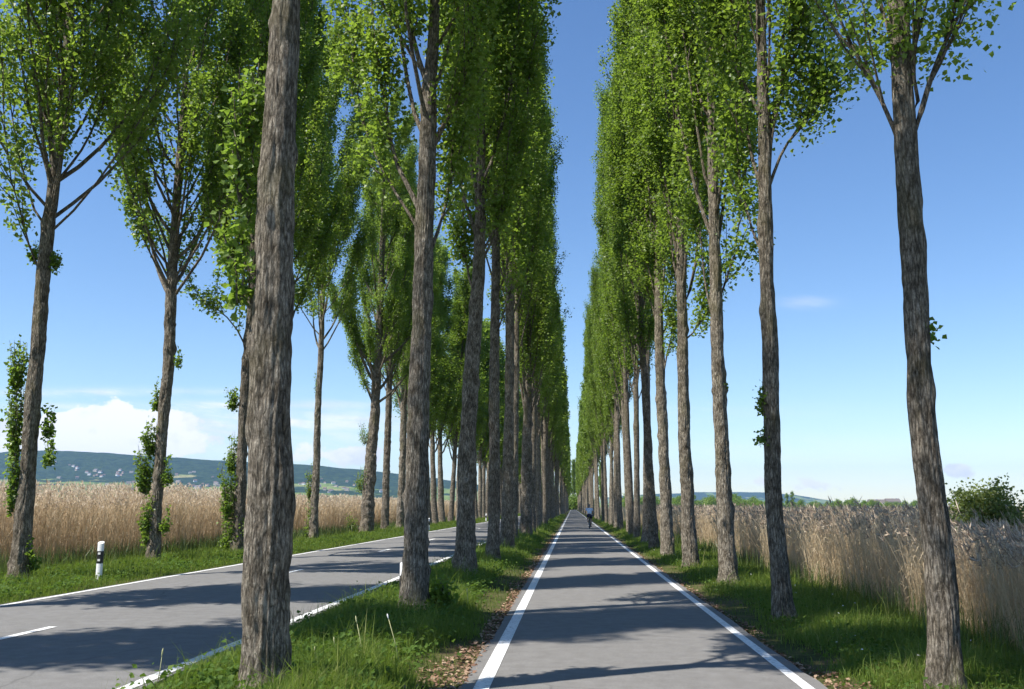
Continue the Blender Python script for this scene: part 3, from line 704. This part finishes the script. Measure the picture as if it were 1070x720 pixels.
stalk((164, 705), (170, 680), 8.9, 'pale stalk beside the road line left of the thick trunk')

# ------------------------------------------------------------------ reeds
def reeds(name, X, Y, H, seed, far=None, leafn=4, pl=1.0, leanx=0.0, plume_dark=.0):
    rng = np.random.default_rng(seed); n = len(X); Z = gz(X)
    far = np.ones(n) if far is None else far
    a = rng.uniform(0, 2*np.pi, n); l = np.abs(rng.normal(0, .20, n))*H
    bend = np.stack([np.cos(a)*l + leanx*H, np.sin(a)*l*.7, np.zeros(n)], -1)
    p0 = np.stack([X, Y, Z], -1); up = np.stack([np.zeros(n), np.zeros(n), H], -1)
    b = rng.uniform(0, 2*np.pi, n); W = np.stack([np.cos(b), np.sin(b), np.zeros(n)], -1)*(.0045*far)[:, None]
    f = lambda t: p0 + bend*t**1.8 + up*t
    rows = [f(0.), f(.35), f(.7), f(1.0)]
    Vs = [np.stack([rows[0]-W, rows[0]+W, rows[1]+W*.9, rows[1]-W*.9, rows[2]+W*.7, rows[2]-W*.7, rows[3]+W*.4, rows[3]-W*.4], 1).reshape(-1, 3)]
    i = np.arange(n)*8
    Qs = [np.stack([i, i+1, i+2, i+3], -1), np.stack([i+3, i+2, i+4, i+5], -1), np.stack([i+5, i+4, i+6, i+7], -1)]
    col = rng.random(n)*.6 + .2
    fa = [col*.8, col, np.clip(col+.1, 0, 1)]; pm = [np.zeros(n)]*3
    off = n*8
    for k in range(leafn):
        t = rng.uniform(.08, .92, n)[:, None]; q = f(t)
        aa = rng.uniform(0, 2*np.pi, n); LL = rng.uniform(.22, .5, n)
        o = np.stack([np.cos(aa)*LL*.5, np.sin(aa)*LL*.5, LL*rng.uniform(-.1, 1.0, n)], -1)
        w = np.stack([-np.sin(aa), np.cos(aa), rng.normal(0, .6, n)], -1)*(.0042*far)[:, None]*rng.uniform(.6, 1.4, n)[:, None]
        mid = q + o*.5 + np.array([0, 0, .07]); tip = q + o - np.array([0, 0, .05])
        Vs.append(np.stack([q-w*.5, q+w*.5, mid+w, mid-w, tip+w*.2, tip-w*.2], 1).reshape(-1, 3))
        j = np.arange(n)*6 + off; off += n*6
        Qs += [np.stack([j, j+1, j+2, j+3], -1), np.stack([j+3, j+2, j+4, j+5], -1)]
        c = np.clip(col + rng.normal(0, .18, n), 0, 1); fa += [c, c]; pm += [np.zeros(n)]*2
    # feathery seed heads, three narrow leaves each, drooping to one side
    has = np.where(rng.random(n) < pl)[0]; m = len(has); top = rows[3][has]
    for k in range(4):
        aa = rng.normal(2.6, .9, m); s = rng.uniform(.10, .24, m)
        o = np.stack([np.cos(aa)*s*.5, np.sin(aa)*s*.5, s*rng.uniform(-.2, .9, m)], -1)
        w = np.stack([-np.sin(aa), np.cos(aa), rng.normal(0, .5, m)], -1)*(.011*np.sqrt(far[has]))[:, None]
        Vs.append(np.stack([top - o*.3, top + o*.35 + w, top + o, top + o*.35 - w], 1).reshape(-1, 3))
        j = np.arange(m)*4 + off; off += m*4
        Qs.append(np.stack([j, j+1, j+2, j+3], -1)); fa.append(np.clip(rng.random(m) - plume_dark, 0, 1)); pm.append(np.ones(m))
    me = np_mesh(name, np.concatenate(Vs), np.concatenate(Qs), mats=[M['reed'], M['plume']], fattr=np.concatenate(fa), pmat=np.concatenate(pm))
    return tag(link(name, me), kind='stuff')
rng = np.random.default_rng(61)
# right field: a dense edge and the tops beyond it
n1 = 13000; Y1 = 7.5*(95/7.5)**rng.random(n1); X1 = 5.65 + np.abs(rng.normal(0, 1, n1))*1.3 + (vnoise(Y1*0+3, Y1*.55, 8)-.5)*.35
n2 = 18000; Y2 = 7*(420/7)**(rng.random(n2)**.9); X2 = 6.8 + (rng.random(n2)**1.5)*np.maximum(16, .62*Y2 + 8)
X = np.concatenate([X1, X2]); Y = np.concatenate([Y1, Y2])
Hh = (np.interp(Y, [8, 14, 30, 70], [1.76, 1.86, 1.99, 2.11])*np.where((X/Y > .36) & (Y < 24), .86, 1) + .22*(vnoise(X*.35+20, Y*.35, 9)-.5))*rng.uniform(.72, 1.03, len(X))
reeds('reed_bed', X, Y, Hh, 62, np.clip(Y/22, 1, 6), 4, .7, -.06, .10)
# left field, taller and paler
n1 = 17000; Y1 = 17*(240/17)**rng.random(n1); X1 = -14.6 - np.abs(rng.normal(0, 1, n1))*1.2 + (vnoise(Y1*0+3, Y1*.4, 18)-.5)*1.2
n2 = 17000; Y2 = 17*(500/17)**rng.random(n2); X2 = -15.5 - (rng.random(n2)**1.5)*np.maximum(14, .7*Y2)
X = np.concatenate([X1, X2]); Y = np.concatenate([Y1, Y2])
Hh = (2.45 + .2*(vnoise(X*.3+300, Y*.3, 19)-.5))*rng.uniform(.76, 1.06, len(X))
reeds('reed_bed', X, Y, Hh, 64, np.clip(Y/18, 1, 6), 4, .95, .0, -.25)
# young green reed shoots at the foot of the dry ones
def green(n, x0, sx, y0, y1, h, seed):
    rng = np.random.default_rng(seed); Y = y0*(y1/y0)**rng.random(n); X = x0 + rng.normal(0, 1, n)*sx
    V, q, t = blades(rng, X, Y, gz(X), h*rng.uniform(.5, 1.2, n), .010*np.clip(Y/14, 1, 5), .2)
    fa = rng.random(n)
    tag(link('green_reed_shoots', np_mesh('green_reed_shoots', V, q, t, mats=[M['reed_green']], fattr=np.concatenate([fa, fa]))), kind='stuff')
green(4200, 5.8, .5, 8, 80, .7, 71); green(9000, -14.3, .5, 18, 160, .75, 72)

# round willow bush behind the right reeds
def bush(px, ytop, Y, R, hgt, label, seed, n=9000, ls=.09, m='bush'):
    rng = np.random.default_rng(seed); c = at(px, ytop, Y); zb = float(gz(c.x)); top = c.z - zb
    root = empty('bush', (c.x, Y, zb)); W = Wood(); cl = []
    for k in range(60):
        a = rng.uniform(0, 6.28); q = math.sqrt(rng.random())
        tip = np.array([math.cos(a)*q*R, math.sin(a)*q*R, top*math.sqrt(max(.06, 1-q*q*.85))*rng.uniform(.82, 1.0)])
        s = np.linspace(0, 1, 5)[:, None]; P = tip*np.array([1, 1, 1])*np.concatenate([s**1.2, s**1.2, s**.8], 1)
        W.tube(P, np.array([.02, .016, .012, .008, .004]), 4)
        for t in (.5, .7, .85, 1.0): cl.append(tip*np.array([t**1.2, t**1.2, t**.8]))
    cl = np.array(cl); k = rng.integers(0, len(cl), n); P = cl[k] + rng.normal(0, .17, (n, 3))
    V, q = leaf_quads(rng, P, ls); cc = rng.random(len(cl))
    link('branches', np_mesh('branches', np.concatenate(W.v), np.concatenate(W.q), mats=[M['bark']], smooth=True), root)
    link('foliage', np_mesh('foliage', V, q, mats=[M[m]], fattr=np.clip(.5*cc[k] + .5*rng.random(n), 0, 1)), root)
    tag(root, label, 'bush')
bush(1031, 509, 27.3, 1.5, 2.6, 'round pale green bush rising behind the reeds at the right edge', 81, 26000, .075)

# ------------------------------------------------------------------ marker posts
def post_proto():
    r = empty('delineator_post')
    bm = bmesh.new(); n = 20
    def prof(z0, z1, s=1.0, slant=0.0):
        a = []
        for z in (z0, z1):
            a.append([bm.verts.new((.062*s*math.cos(2*math.pi*k/n)*1.15, .05*s*math.sin(2*math.pi*k/n), z + (slant*math.sin(2*math.pi*k/n) if z == z1 else 0))) for k in range(n)])
        for k in range(n): bm.faces.new((a[0][k], a[0][(k+1)%n], a[1][(k+1)%n], a[1][k]))
        bm.faces.new(a[1]); bm.faces.new(a[0][::-1])
    prof(-.15, .845, 1.0, .03); bm_obj('post', bm, M['white_plastic'], r)
    bm = bmesh.new(); prof(.39, .66, 1.06, .0); bm_obj('band', bm, M['black'], r)
    for z in (.44, .585):
        bm = bmesh.new(); add_box(bm, -.028, .028, -.062, -.054, z, z+.045); bm_obj('reflector', bm, M['reflector'], r)
    return r
pp = post_proto(); tag(pp, 'white marker post with black band on the grass left of the road, nearest one', 'marker post', 'marker posts along the road')
def place_post(x, y, label, src=None):
    if src is None: o = pp
    else:
        o = src.copy(); COL.objects.link(o)
        for ch in src.children:
            c = ch.copy(); COL.objects.link(c); c.parent = o
    o.location = (x, y, float(gz(x))); o['label'] = label
    return o
p1 = ground(103, 606)
place_post(p1.x, p1.y, 'white marker post with black band on the grass left of the road, nearest one')
q = at(422.6, 588, 15.6); place_post(q.x, 15.6, 'white marker post half hidden behind the second middle trunk', pp).location.z = q.z - .86
q = at(448, 553, 67); place_post(q.x, 67, 'small distant marker post left of the road, right of the second middle trunk', pp)
q = at(508, 543, 112); place_post(q.x, 112, 'tiny most distant marker post left of the road, beside the fourth middle trunk', pp)

# ------------------------------------------------------------------ cyclist
M['skin'] = simple('skin', (.46,.29,.21), .55); M['shirt'] = simple('pale_blue_shirt', (.62,.70,.84), .8); M['shorts'] = simple('navy_shorts', (.020,.026,.06), .8)
M['hair'] = simple('grey_hair', (.16,.15,.15), .7); M['frame'] = simple('bicycle_paint', (.03,.035,.045), .3); M['rubber'] = simple('rubber', (.02,.02,.02), .7)
M['steel'] = simple('steel', (.45,.45,.46), .3, .5, .9); M['shoe'] = simple('shoe', (.05,.05,.05), .6)
cp = ground(616, 552.5)
def skin_mesh(name, V, E, Rd, mt, parent, root=0):
    me = bpy.data.meshes.new(name); me.from_pydata(V, E, []); me.update()
    o = bpy.data.objects.new(name, me); COL.objects.link(o)
    md = o.modifiers.new('s', 'SKIN'); o.modifiers.new('u', 'SUBSURF').levels = 2
    sv = me.skin_vertices[0].data
    for i, r in enumerate(Rd): sv[i].radius = (r, r) if not isinstance(r, tuple) else r
    sv[root].use_root = True
    dg = bpy.context.evaluated_depsgraph_get(); dg.update()
    ev = bpy.data.meshes.new_from_object(o.evaluated_get(dg)); ev.name = name
    bpy.data.objects.remove(o); ev.materials.clear(); ev.materials.append(mt)
    for p in ev.polygons: p.use_smooth = True
    return link(name, ev, parent)
bk = empty('bicycle', (cp.x, cp.y, .015), R_(2))
for yy in (-.50, .54):
    bm = bmesh.new(); add_torus(bm, (0, yy, .335), .300, .010, n=36, m=6)
    for k in range(14):
        a = 2*math.pi*k/14; add_tube(bm, [(.012*(-1)**k, yy, .335), (0, yy+.298*math.cos(a), .335+.298*math.sin(a))], .0016, 4)
    add_tube(bm, [(-.04, yy, .335), (.04, yy, .335)], .022, 8)
    w = bm_obj('wheel', bm, M['steel'], bk, True)
    bm = bmesh.new(); add_torus(bm, (0, yy, .335), .320, .020, n=36, m=8); bm_obj('tyre', bm, M['rubber'], w, True)
bm = bmesh.new()
BB, ST, HT, HB = (0,-.05,.29), (0,-.20,.80), (0,.38,.86), (0,.42,.70)
for a, b, r in ((BB,ST,.017),(BB,HB,.02),(ST,HT,.017),(HT,HB,.02)): add_tube(bm, [a, b], r, 8)
for s in (-.045, .045):
    add_tube(bm, [BB, (s,-.50,.335)], .010, 6); add_tube(bm, [(0,-.19,.77), (s,-.50,.335)], .009, 6); add_tube(bm, [(s*.6,.43,.68), (s,.54,.335)], .012, 6)
add_tube(bm, [ST, (0,-.24,.93)], .013, 8)
bm_obj('frame', bm, M['frame'], bk, True)
bm = bmesh.new(); add_tube(bm, [(0,-.36,.945),(0,-.28,.955),(0,-.18,.95),(0,-.10,.945)], [.055,.075,.05,.022], 10); bm_obj('saddle', bm, M['black'], bk, True)
bm = bmesh.new(); add_tube(bm, [(-.30,.27,1.03),(-.2,.38,1.04),(0,.42,1.03),(.2,.38,1.04),(.30,.27,1.03)], .013, 8); add_tube(bm, [HT, (0,.42,1.03)], .014, 8); bm_obj('handlebar', bm, M['steel'], bk, True)
bm = bmesh.new(); add_tube(bm, [(.06,-.05,.29),(.07,-.02,.12)], .011, 6); add_box(bm, .07, .16, -.06, .03, .105, .125)
add_tube(bm, [(-.06,-.05,.29),(-.07,-.08,.46)], .011, 6); add_box(bm, -.16, -.07, -.12, -.03, .452, .472); bm_obj('pedals', bm, M['steel'], bk)
bm = bmesh.new()
for y0, y1, z in ((-.80,-.36,.70),):
    add_tube(bm, [(-.055,-.76,.70),(-.055,-.30,.72)], .006, 5); add_tube(bm, [(.055,-.76,.70),(.055,-.30,.72)], .006, 5); add_tube(bm, [(-.055,-.76,.70),(.055,-.76,.70)], .006, 5); add_tube(bm, [(-.05,-.70,.70),(-.05,-.50,.34)], .005, 5); add_tube(bm, [(.05,-.70,.70),(.05,-.50,.34)], .005, 5)
bm_obj('rack', bm, M['frame'], bk)
tag(bk, 'dark bicycle ridden away along the shaded cycle path', 'bicycle')
ps = empty('person', (cp.x, cp.y, .015), R_(2))
JV = [(0,-.25,1.02),(0,-.18,1.16),(0,-.06,1.33),(0,.03,1.47),(0,.09,1.555),(0,.13,1.66),(0,.14,1.74),
      (-.19,.03,1.46),(-.28,.13,1.23),(-.29,.28,1.075),(.19,.03,1.46),(.28,.13,1.23),(.29,.28,1.075),
      (-.10,-.23,.98),(-.125,.10,.82),(-.12,-.06,.54),(-.12,.04,.50),(.10,-.23,.98),(.125,-.02,.60),(.115,-.06,.22),(.115,.06,.155)]
JE = [(0,1),(1,2),(2,3),(3,4),(4,5),(5,6),(3,7),(7,8),(8,9),(3,10),(10,11),(11,12),(0,13),(13,14),(14,15),(15,16),(0,17),(17,18),(18,19),(19,20)]
JR = [(.15,.11),(.135,.10),(.15,.11),(.12,.09),.052,(.078,.092),(.07,.085),.065,.044,.03,.065,.044,.03,.098,.066,.043,.035,.098,.066,.043,.035]
skin_mesh('body', JV, JE, JR, M['skin'], ps)
sh = lambda i, k=1.0: tuple(JV[i])
skin_mesh('shirt', [(0,-.235,1.05),(0,-.18,1.16),(0,-.06,1.33),(0,.03,1.46),(-.195,.03,1.455),(-.25,.09,1.32),(.195,.03,1.455),(.25,.09,1.32),(0,.055,1.50)],
          [(0,1),(1,2),(2,3),(3,4),(4,5),(3,6),(6,7),(3,8)], [(.175,.135),(.165,.13),(.18,.135),(.145,.115),.085,.068,.085,.068,.07], M['shirt'], ps, 2)
skin_mesh('shorts', [(0,-.25,1.02),(0,-.22,1.09),(-.105,-.22,.97),(-.122,.03,.86),(.105,-.22,.97),(.122,-.08,.72)], [(0,1),(0,2),(2,3),(0,4),(4,5)],
          [(.172,.135),(.165,.13),.122,.09,.122,.09], M['shorts'], ps)
skin_mesh('hair', [(0,.10,1.70),(0,.12,1.76),(0,.085,1.64)], [(0,1),(0,2)], [.088,.078,.06], M['hair'], ps)
for s, c in ((-1, (-.12,.02,.475)), (1, (.115,.03,.135))):
    skin_mesh('shoe', [(c[0], c[1]-.10, c[2]+.02), (c[0], c[1], c[2]+.015), (c[0], c[1]+.12, c[2]+.01)], [(0,1),(1,2)], [.045,.046,.035], M['shoe'], ps, 1)
tag(ps, 'cyclist seen from behind in pale blue shirt and dark shorts riding away', 'person')

# ------------------------------------------------------------------ far hills, houses, trees
def px2X(px, Y): return at(px, 520, Y).x
hx = np.array([-300,-60,0,50,120,180,250,330,400,470,520,560,600,680]); hyy = np.array([476,474,472,470,474,478,483,487,494,503,511,518,524,531])
YR = 4600.0
ridgeX = np.array([px2X(p, YR) for p in hx]); ridgeH = np.array([at(px2X(0,1) or 0, 0, 1).z*0 + (at(535, y, YR).z) for y in hyy])
def hill_z(X, Y):
    ang = X/Y*YR; h = np.interp(ang, ridgeX, ridgeH)
    t = np.clip((Y-2700)/(YR-2700), 0, 1.6)
    s = np.interp(t, [0, .12, .45, .6, .85, 1.0, 1.3, 1.6], [0, .06, .36, .46, .86, 1.0, .95, .6])
    n = (vnoise(X*.0016+60, Y*.0016, 301)-.5)*.22 + (vnoise(X*.006+60, Y*.006, 302)-.5)*.07
    return np.maximum(h*s*(1 + n*np.clip(1.15-t, 0.12, 1)) - .5, -.8)
gx = np.linspace(-7200, 700, 230); gy = np.linspace(2650, 6800, 110)
XX, YY = np.meshgrid(gx, gy); ZZ = hill_z(XX, YY) + np.where(hill_z(XX, YY) > 4, vnoise(XX*.03+500, YY*.03, 303)*9, 0)
i = np.arange(XX.size).reshape(XX.shape)
Qh = np.stack([i[:-1,:-1], i[:-1,1:], i[1:,1:], i[1:,:-1]], -1).reshape(-1, 4)
tag(link('wooded_hill', np_mesh('wooded_hill', np.stack([XX, YY, ZZ], -1), Qh, mats=[M['hill']], smooth=True)), kind='structure')
# low blue hill on the right horizon
YB = 8600.0
bx = np.array([560,640,725,790,830,860,900,960,1200]); by = np.array([531,519,515,515,517,522,528,531,533])
BX = np.array([px2X(p, YB) for p in bx]); BZ = np.array([at(535, y, YB).z for y in by])
gx = np.linspace(BX[0], BX[-1], 110); gy = np.linspace(7800, 9800, 24)
XX, YY = np.meshgrid(gx, gy); t = np.clip((YY-7800)/800, 0, 1.6)
ZZ = np.maximum(np.interp(XX/YY*YB, BX, BZ)*np.interp(t, [0, .5, 1, 1.6], [0, .6, 1, .8])*(1+.1*(vnoise(XX*.003+90, YY*.003, 305)-.5)), -2) + vnoise(XX*.02+500, YY*.02, 306)*6
i = np.arange(XX.size).reshape(XX.shape)
Qh = np.stack([i[:-1,:-1], i[:-1,1:], i[1:,1:], i[1:,:-1]], -1).reshape(-1, 4)
tag(link('distant_hill', np_mesh('distant_hill', np.stack([XX, YY, ZZ], -1), Qh, mats=[M['hill']], smooth=True)), kind='structure')

def house_mesh(w, d, h, rh, mw, mr):
    bm = bmesh.new(); add_box(bm, -w/2, w/2, -d/2, d/2, -3, h)
    e = .5; v = [bm.verts.new(c) for c in ((-w/2-e,-d/2-e,h-.2),(w/2+e,-d/2-e,h-.2),(w/2+e,d/2+e,h-.2),(-w/2-e,d/2+e,h-.2),(-w/2-e,0,h+rh),(w/2+e,0,h+rh))]
    for f in ((0,1,5,4),(2,3,4,5),(0,4,3),(1,2,5),(0,3,2,1)): bm.faces.new([v[k] for k in f]).material_index = 1
    for k in range(max(2, int(w//3))):
        for z in ((1.0, 3.8) if h > 5 else (1.0,)):
            x = -w/2 + (k+.5)*w/max(2, int(w//3)); add_box(bm, x-.6, x+.6, -d/2-.05, -d/2+.02, z, z+1.4, 2)
    me = bpy.data.meshes.new('house'); bmesh.ops.recalc_face_normals(bm, faces=bm.faces); bm.to_mesh(me); bm.free()
    for m in (mw, mr, M['glass']): me.materials.append(m)
    return me
HM = [house_mesh(13, 10, 6, 4.5, M['wall'], M['roof']), house_mesh(17, 11, 6.5, 5, M['wall'], M['roof2']), house_mesh(12, 10, 5.5, 4.5, M['wall2'], M['roof']), house_mesh(24, 13, 8, 5, M['wall2'], M['roof2'])]
HL = ['small white house with red-brown roof among the trees of the hillside village', 'white house with grey roof among the trees of the hillside village',
      'cream house with red-brown roof among the trees of the hillside village', 'long cream building with grey roof in the hillside village']
rr2 = random.Random(5)
def put_house(px, py, k=None):
    # walk out along the sight line until it meets the slope
    d = ray(px, py)
    for Y in range(2760, 5200, 12):
        t = Y/d.y; X = d.x*t; z = HC + d.z*t
        hz = float(hill_z(np.array([X]), np.array([float(Y)]))[0])
        if hz >= z - 2 and hz > 0: break
    else: return
    k = rr2.choice([0, 0, 1, 2, 2, 3]) if k is None else k
    o = link('house', HM[k]); o.location = (X, Y, hz + 4); o.rotation_euler = (0, 0, rr2.uniform(-.6, .6)); s = rr2.uniform(.62, 1.0); o.scale = (s, s, s)
    tag(o, HL[k], 'house', 'houses of the hillside village')
for (cx, cy, sx, sy, n) in ((70, 488, 12, 2.5, 10), (118, 496, 16, 3.0, 26), (95, 500, 30, 3, 14), (195, 501, 20, 3.5, 14), (215, 508, 20, 3, 22), (345, 509, 22, 3.2, 34), (365, 514, 22, 2, 14), (140, 508, 30, 3, 12)):
    for k in range(int(n*.6)): put_house(cx + rr2.gauss(0, sx), cy + rr2.gauss(0, sy))

# trees along the right horizon and at the lake shore on the left
def far_tree_mesh(seed, R, H, n, ls):
    rng = np.random.default_rng(seed); W = Wood()
    W.tube(np.array([[0,0,-.5],[.1,0,H*.3],[0,.1,H*.75]]), np.array([H*.03, H*.022, H*.008]), 6)
    cl = []
    for k in range(46):
        z = rng.uniform(.16, 1)*H; q = R*math.sqrt(max(.03, 1-((z/H-.5)/.52)**2))*math.sqrt(rng.random()); a = rng.uniform(0, 6.28)
        cl.append((q*math.cos(a), q*math.sin(a), z))
    cl = np.array(cl); k = rng.integers(0, len(cl), n); P = cl[k] + rng.normal(0, R*.2, (n, 3)); V, q = leaf_quads(rng, P, ls); cc = rng.random(len(cl))
    return (np_mesh('trunk', np.concatenate(W.v), np.concatenate(W.q), mats=[M['bark']]), np_mesh('crown', V, q, mats=[M['leaf']], fattr=np.clip(.5*cc[k]+.5*rng.random(n), 0, 1)))
FT = [far_tree_mesh(91, 5, 11, 1800, .8), far_tree_mesh(92, 6.5, 10, 2000, .85), far_tree_mesh(93, 4.2, 9, 1500, .8), far_tree_mesh(94, 2.2, 17, 1500, .7)]
used = {}
def put_far(px, Y, k, s, label, group, py=None):
    x = px2X(px, Y); r = empty('tree', (x, Y, -.5), rr2.uniform(0, 6.28)); r.scale = (s, s, s)
    if k not in used: used[k] = (link('trunk', FT[k][0], r), link('crown', FT[k][1], r))
    else:
        for o in used[k]:
            c = o.copy(); COL.objects.link(c); c.parent = r
    tag(r, label, 'tree', group)
for k in range(95):
    px = 640 + 330*rr2.random(); Y = rr2.uniform(720, 1150)
    put_far(px, Y, rr2.choice([0, 1, 1, 2]), rr2.uniform(.55, .95)*(1.15 if px < 790 else .8), 'low rounded tree in the tree line beyond the right reeds', 'trees on the right horizon')
for px, Y, s in ((822, 900, .85), (828, 900, .95), (817, 905, .65), (726, 880, .75)): put_far(px, Y, 3, s, 'slim upright poplar above the tree line on the right horizon', 'upright poplars on the right horizon')
put_far(891, 700, 0, .72, 'dark round tree standing out of the tree line on the right horizon', 'trees on the right horizon')
for px, w in ((912, 1), (921, 1), (932, 3)):
    x = px2X(px, 1300); o = link('farm_building', HM[w]); o.location = (x, 1300, 2.5); o.rotation_euler = (0, 0, .2); o.scale = (.8, .8, .8)
    tag(o, 'small white building in the trees on the right horizon', 'house', 'buildings on the right horizon')
for k in range(9):
    x = -9 + 2.4*k + rr2.uniform(-.6, .6); r = empty('tree', (x, 582 + rr2.uniform(-5, 8), -.2), rr2.uniform(0, 6.28)); r.scale = (.75,)*3
    for o in used[k % 3]:
        c = o.copy(); COL.objects.link(c); c.parent = r
    tag(r, 'low round tree closing the far end of the cycle path', 'tree', 'round trees at the end of the path')
for k in range(40):
    px = -20 + 500*rr2.random(); put_far(px, rr2.uniform(1500, 2400), rr2.choice([0, 1, 2]), rr2.uniform(.8, 1.2), 'dark tree on the far lake shore beyond the left reeds', 'trees on the far shore')

# ------------------------------------------------------------------ air
bm = bmesh.new(); add_box(bm, -8500, 8500, -280, 10300, -2.5, 420)
m = bpy.data.materials.new('haze'); m.use_nodes = True
for n in list(m.node_tree.nodes): m.node_tree.nodes.remove(n)
pv = m.node_tree.nodes.new('ShaderNodeVolumePrincipled'); mo = m.node_tree.nodes.new('ShaderNodeOutputMaterial')
pv.inputs['Color'].default_value = (.36, .58, 1.0, 1); pv.inputs['Density'].default_value = 6.0e-5; pv.inputs['Anisotropy'].default_value = .2
m.node_tree.links.new(pv.outputs[0], mo.inputs['Volume'])
tag(bm_obj('haze', bm, m), kind='stuff')

# ------------------------------------------------------------------ light and sky
EL, BEHIND = R_(56), R_(31)
sdir = Vector((-math.cos(EL)*math.cos(BEHIND), -math.cos(EL)*math.sin(BEHIND), math.sin(EL)))
sun = bpy.data.lights.new('sun', 'SUN'); sun.energy = 3.1; sun.angle = R_(.53); sun.color = (1, .95, .87)
so = bpy.data.objects.new('sun', sun); COL.objects.link(so); so.rotation_euler = (-sdir).to_track_quat('-Z', 'Y').to_euler()
w = bpy.data.worlds.new('World'); SC.world = w; w.use_nodes = True
N, L = w.node_tree.nodes, w.node_tree.links
bg = N['Background']; sky = N.new('ShaderNodeTexSky'); sky.sky_type = 'NISHITA'; sky.sun_disc = False
sky.sun_elevation = EL; sky.sun_rotation = math.atan2(sdir.x, sdir.y)
sky.altitude = 400; sky.air_density = 1.0; sky.dust_density = .25; sky.ozone_density = 2.2
hs = N.new('ShaderNodeHueSaturation'); hs.inputs['Saturation'].default_value = 1.17; hs.inputs['Hue'].default_value = .504; L.new(sky.outputs[0], hs.inputs['Color'])
L.new(hs.outputs[0], bg.inputs['Color']); bg.inputs['Strength'].default_value = .065
# clouds, placed by direction: u = x/y, v = z/y
tc = N.new('ShaderNodeTexCoord'); sx = N.new('ShaderNodeSeparateXYZ'); L.new(tc.outputs['Generated'], sx.inputs[0])
def mth(op, a, b=None, c=None):
    n = N.new('ShaderNodeMath'); n.operation = op
    for k, s in enumerate((a, b, c)):
        if s is None: continue
        if isinstance(s, (int, float)): n.inputs[k].default_value = s
        else: L.new(s, n.inputs[k])
    return n.outputs[0]
yy = mth('MAXIMUM', sx.outputs['Y'], .05)
U = mth('DIVIDE', sx.outputs['X'], yy); Vv = mth('DIVIDE', sx.outputs['Z'], yy)
def uv(px, py):
    d = ray(px, py); return d.x/d.y, d.z/d.y
def blob(px, py, rx, ry, amp):
    u0, v0 = uv(px, py); su, sv = rx/F, ry/F
    a = mth('POWER', mth('DIVIDE', mth('SUBTRACT', U, u0), su), 2); b = mth('POWER', mth('DIVIDE', mth('SUBTRACT', Vv, v0), sv), 2)
    return mth('MULTIPLY', mth('EXPONENT', mth('MULTIPLY', mth('ADD', a, b), -1)), amp)
def fbm(scale, sxs, sys, off, detail=8, rough=.58, tilt=0):
    cb = N.new('ShaderNodeCombineXYZ')
    L.new(mth('MULTIPLY', U, sxs), cb.inputs[0])
    vv = mth('ADD', Vv, mth('MULTIPLY', U, tilt)) if tilt else Vv
    L.new(mth('MULTIPLY', vv, sys), cb.inputs[1]); cb.inputs[2].default_value = off
    n = N.new('ShaderNodeTexNoise'); n.inputs['Scale'].default_value = scale; n.inputs['Detail'].default_value = detail; n.inputs['Roughness'].default_value = rough
    L.new(cb.outputs[0], n.inputs['Vector']); return n.outputs[0]
def smooth(x, a, b):
    n = N.new('ShaderNodeMapRange'); n.interpolation_type = 'SMOOTHSTEP'; n.inputs[1].default_value = a; n.inputs[2].default_value = b; L.new(x, n.inputs[0]); return n.outputs[0]
cum = None
for bl in ((98, 442, 58, 27, 1.35), (155, 452, 60, 20, 1.1), (60, 462, 70, 16, 1.1), (200, 468, 80, 12, .55), (360, 476, 50, 14, 1.1), (-60, 450, 70, 26, .9),
           (998, 493, 20, 9, .62), (1068, 498, 16, 10, .6), (850, 508, 90, 9, .42), (790, 500, 30, 8, .45), (560, 500, 60, 12, .6)):
    b = blob(*bl); cum = b if cum is None else mth('ADD', cum, b)
cn = fbm(26, 1, 1.35, 3.1); cumf = smooth(mth('ADD', cum, mth('MULTIPLY', mth('SUBTRACT', cn, .5), 2.6)), .36, .62); cumf = mth('MULTIPLY', cumf, smooth(cum, .10, .34))
cn2 = fbm(15, 1, 1.6, 9.7)
ci = None
for bl in ((210, 424, 190, 5, .6), (110, 410, 120, 4.5, .55), (290, 440, 150, 9, .62), (230, 455, 230, 22, .42), (840, 316, 26, 6, .24), (830, 480, 190, 20, .22), (730, 430, 120, 8, .16)):
    b = blob(*bl); ci = b if ci is None else mth('ADD', ci, b)
cin = fbm(9, 1, 7, 5.5, 7, .6, .12); cif = mth('MULTIPLY', mth('MULTIPLY', ci, 1.35), smooth(cin, .30, .66))
fac = mth('MINIMUM', mth('MAXIMUM', mth('MULTIPLY', cumf, .95), cif), 1.0)
cb2 = N.new('ShaderNodeBackground'); cr = ramp(N, [(.40, (.88,.91,.95)), (.52, (1.08,1.08,1.08))]); L.new(cn2, cr.inputs[0]); L.new(cr.outputs[0], cb2.inputs['Color']); cb2.inputs['Strength'].default_value = .40
mx = N.new('ShaderNodeMixShader'); L.new(fac, mx.inputs[0]); L.new(bg.outputs[0], mx.inputs[1]); L.new(cb2.outputs[0], mx.inputs[2])
L.new(mx.outputs[0], N['World Output'].inputs['Surface'])

cam = bpy.data.cameras.new('camera'); co = bpy.data.objects.new('camera', cam); COL.objects.link(co)
co.location = (0, 0, HC); co.rotation_euler = (math.pi/2 + PITCH, 0, YAW)
cam.sensor_fit = 'HORIZONTAL'; cam.sensor_width = 36; cam.lens = F/1070*36; cam.clip_start = .1; cam.clip_end = 30000
SC.camera = co
vs = SC.view_settings; vs.view_transform = 'Standard'; vs.look = 'None'; vs.gamma = 1; vs.exposure = 1.48; vs.use_curve_mapping = False
cy = SC.cycles
cy.max_bounces = 12; cy.diffuse_bounces = 8; cy.glossy_bounces = 2; cy.transmission_bounces = 4; cy.volume_bounces = 1; cy.transparent_max_bounces = 8
cy.use_denoising = True
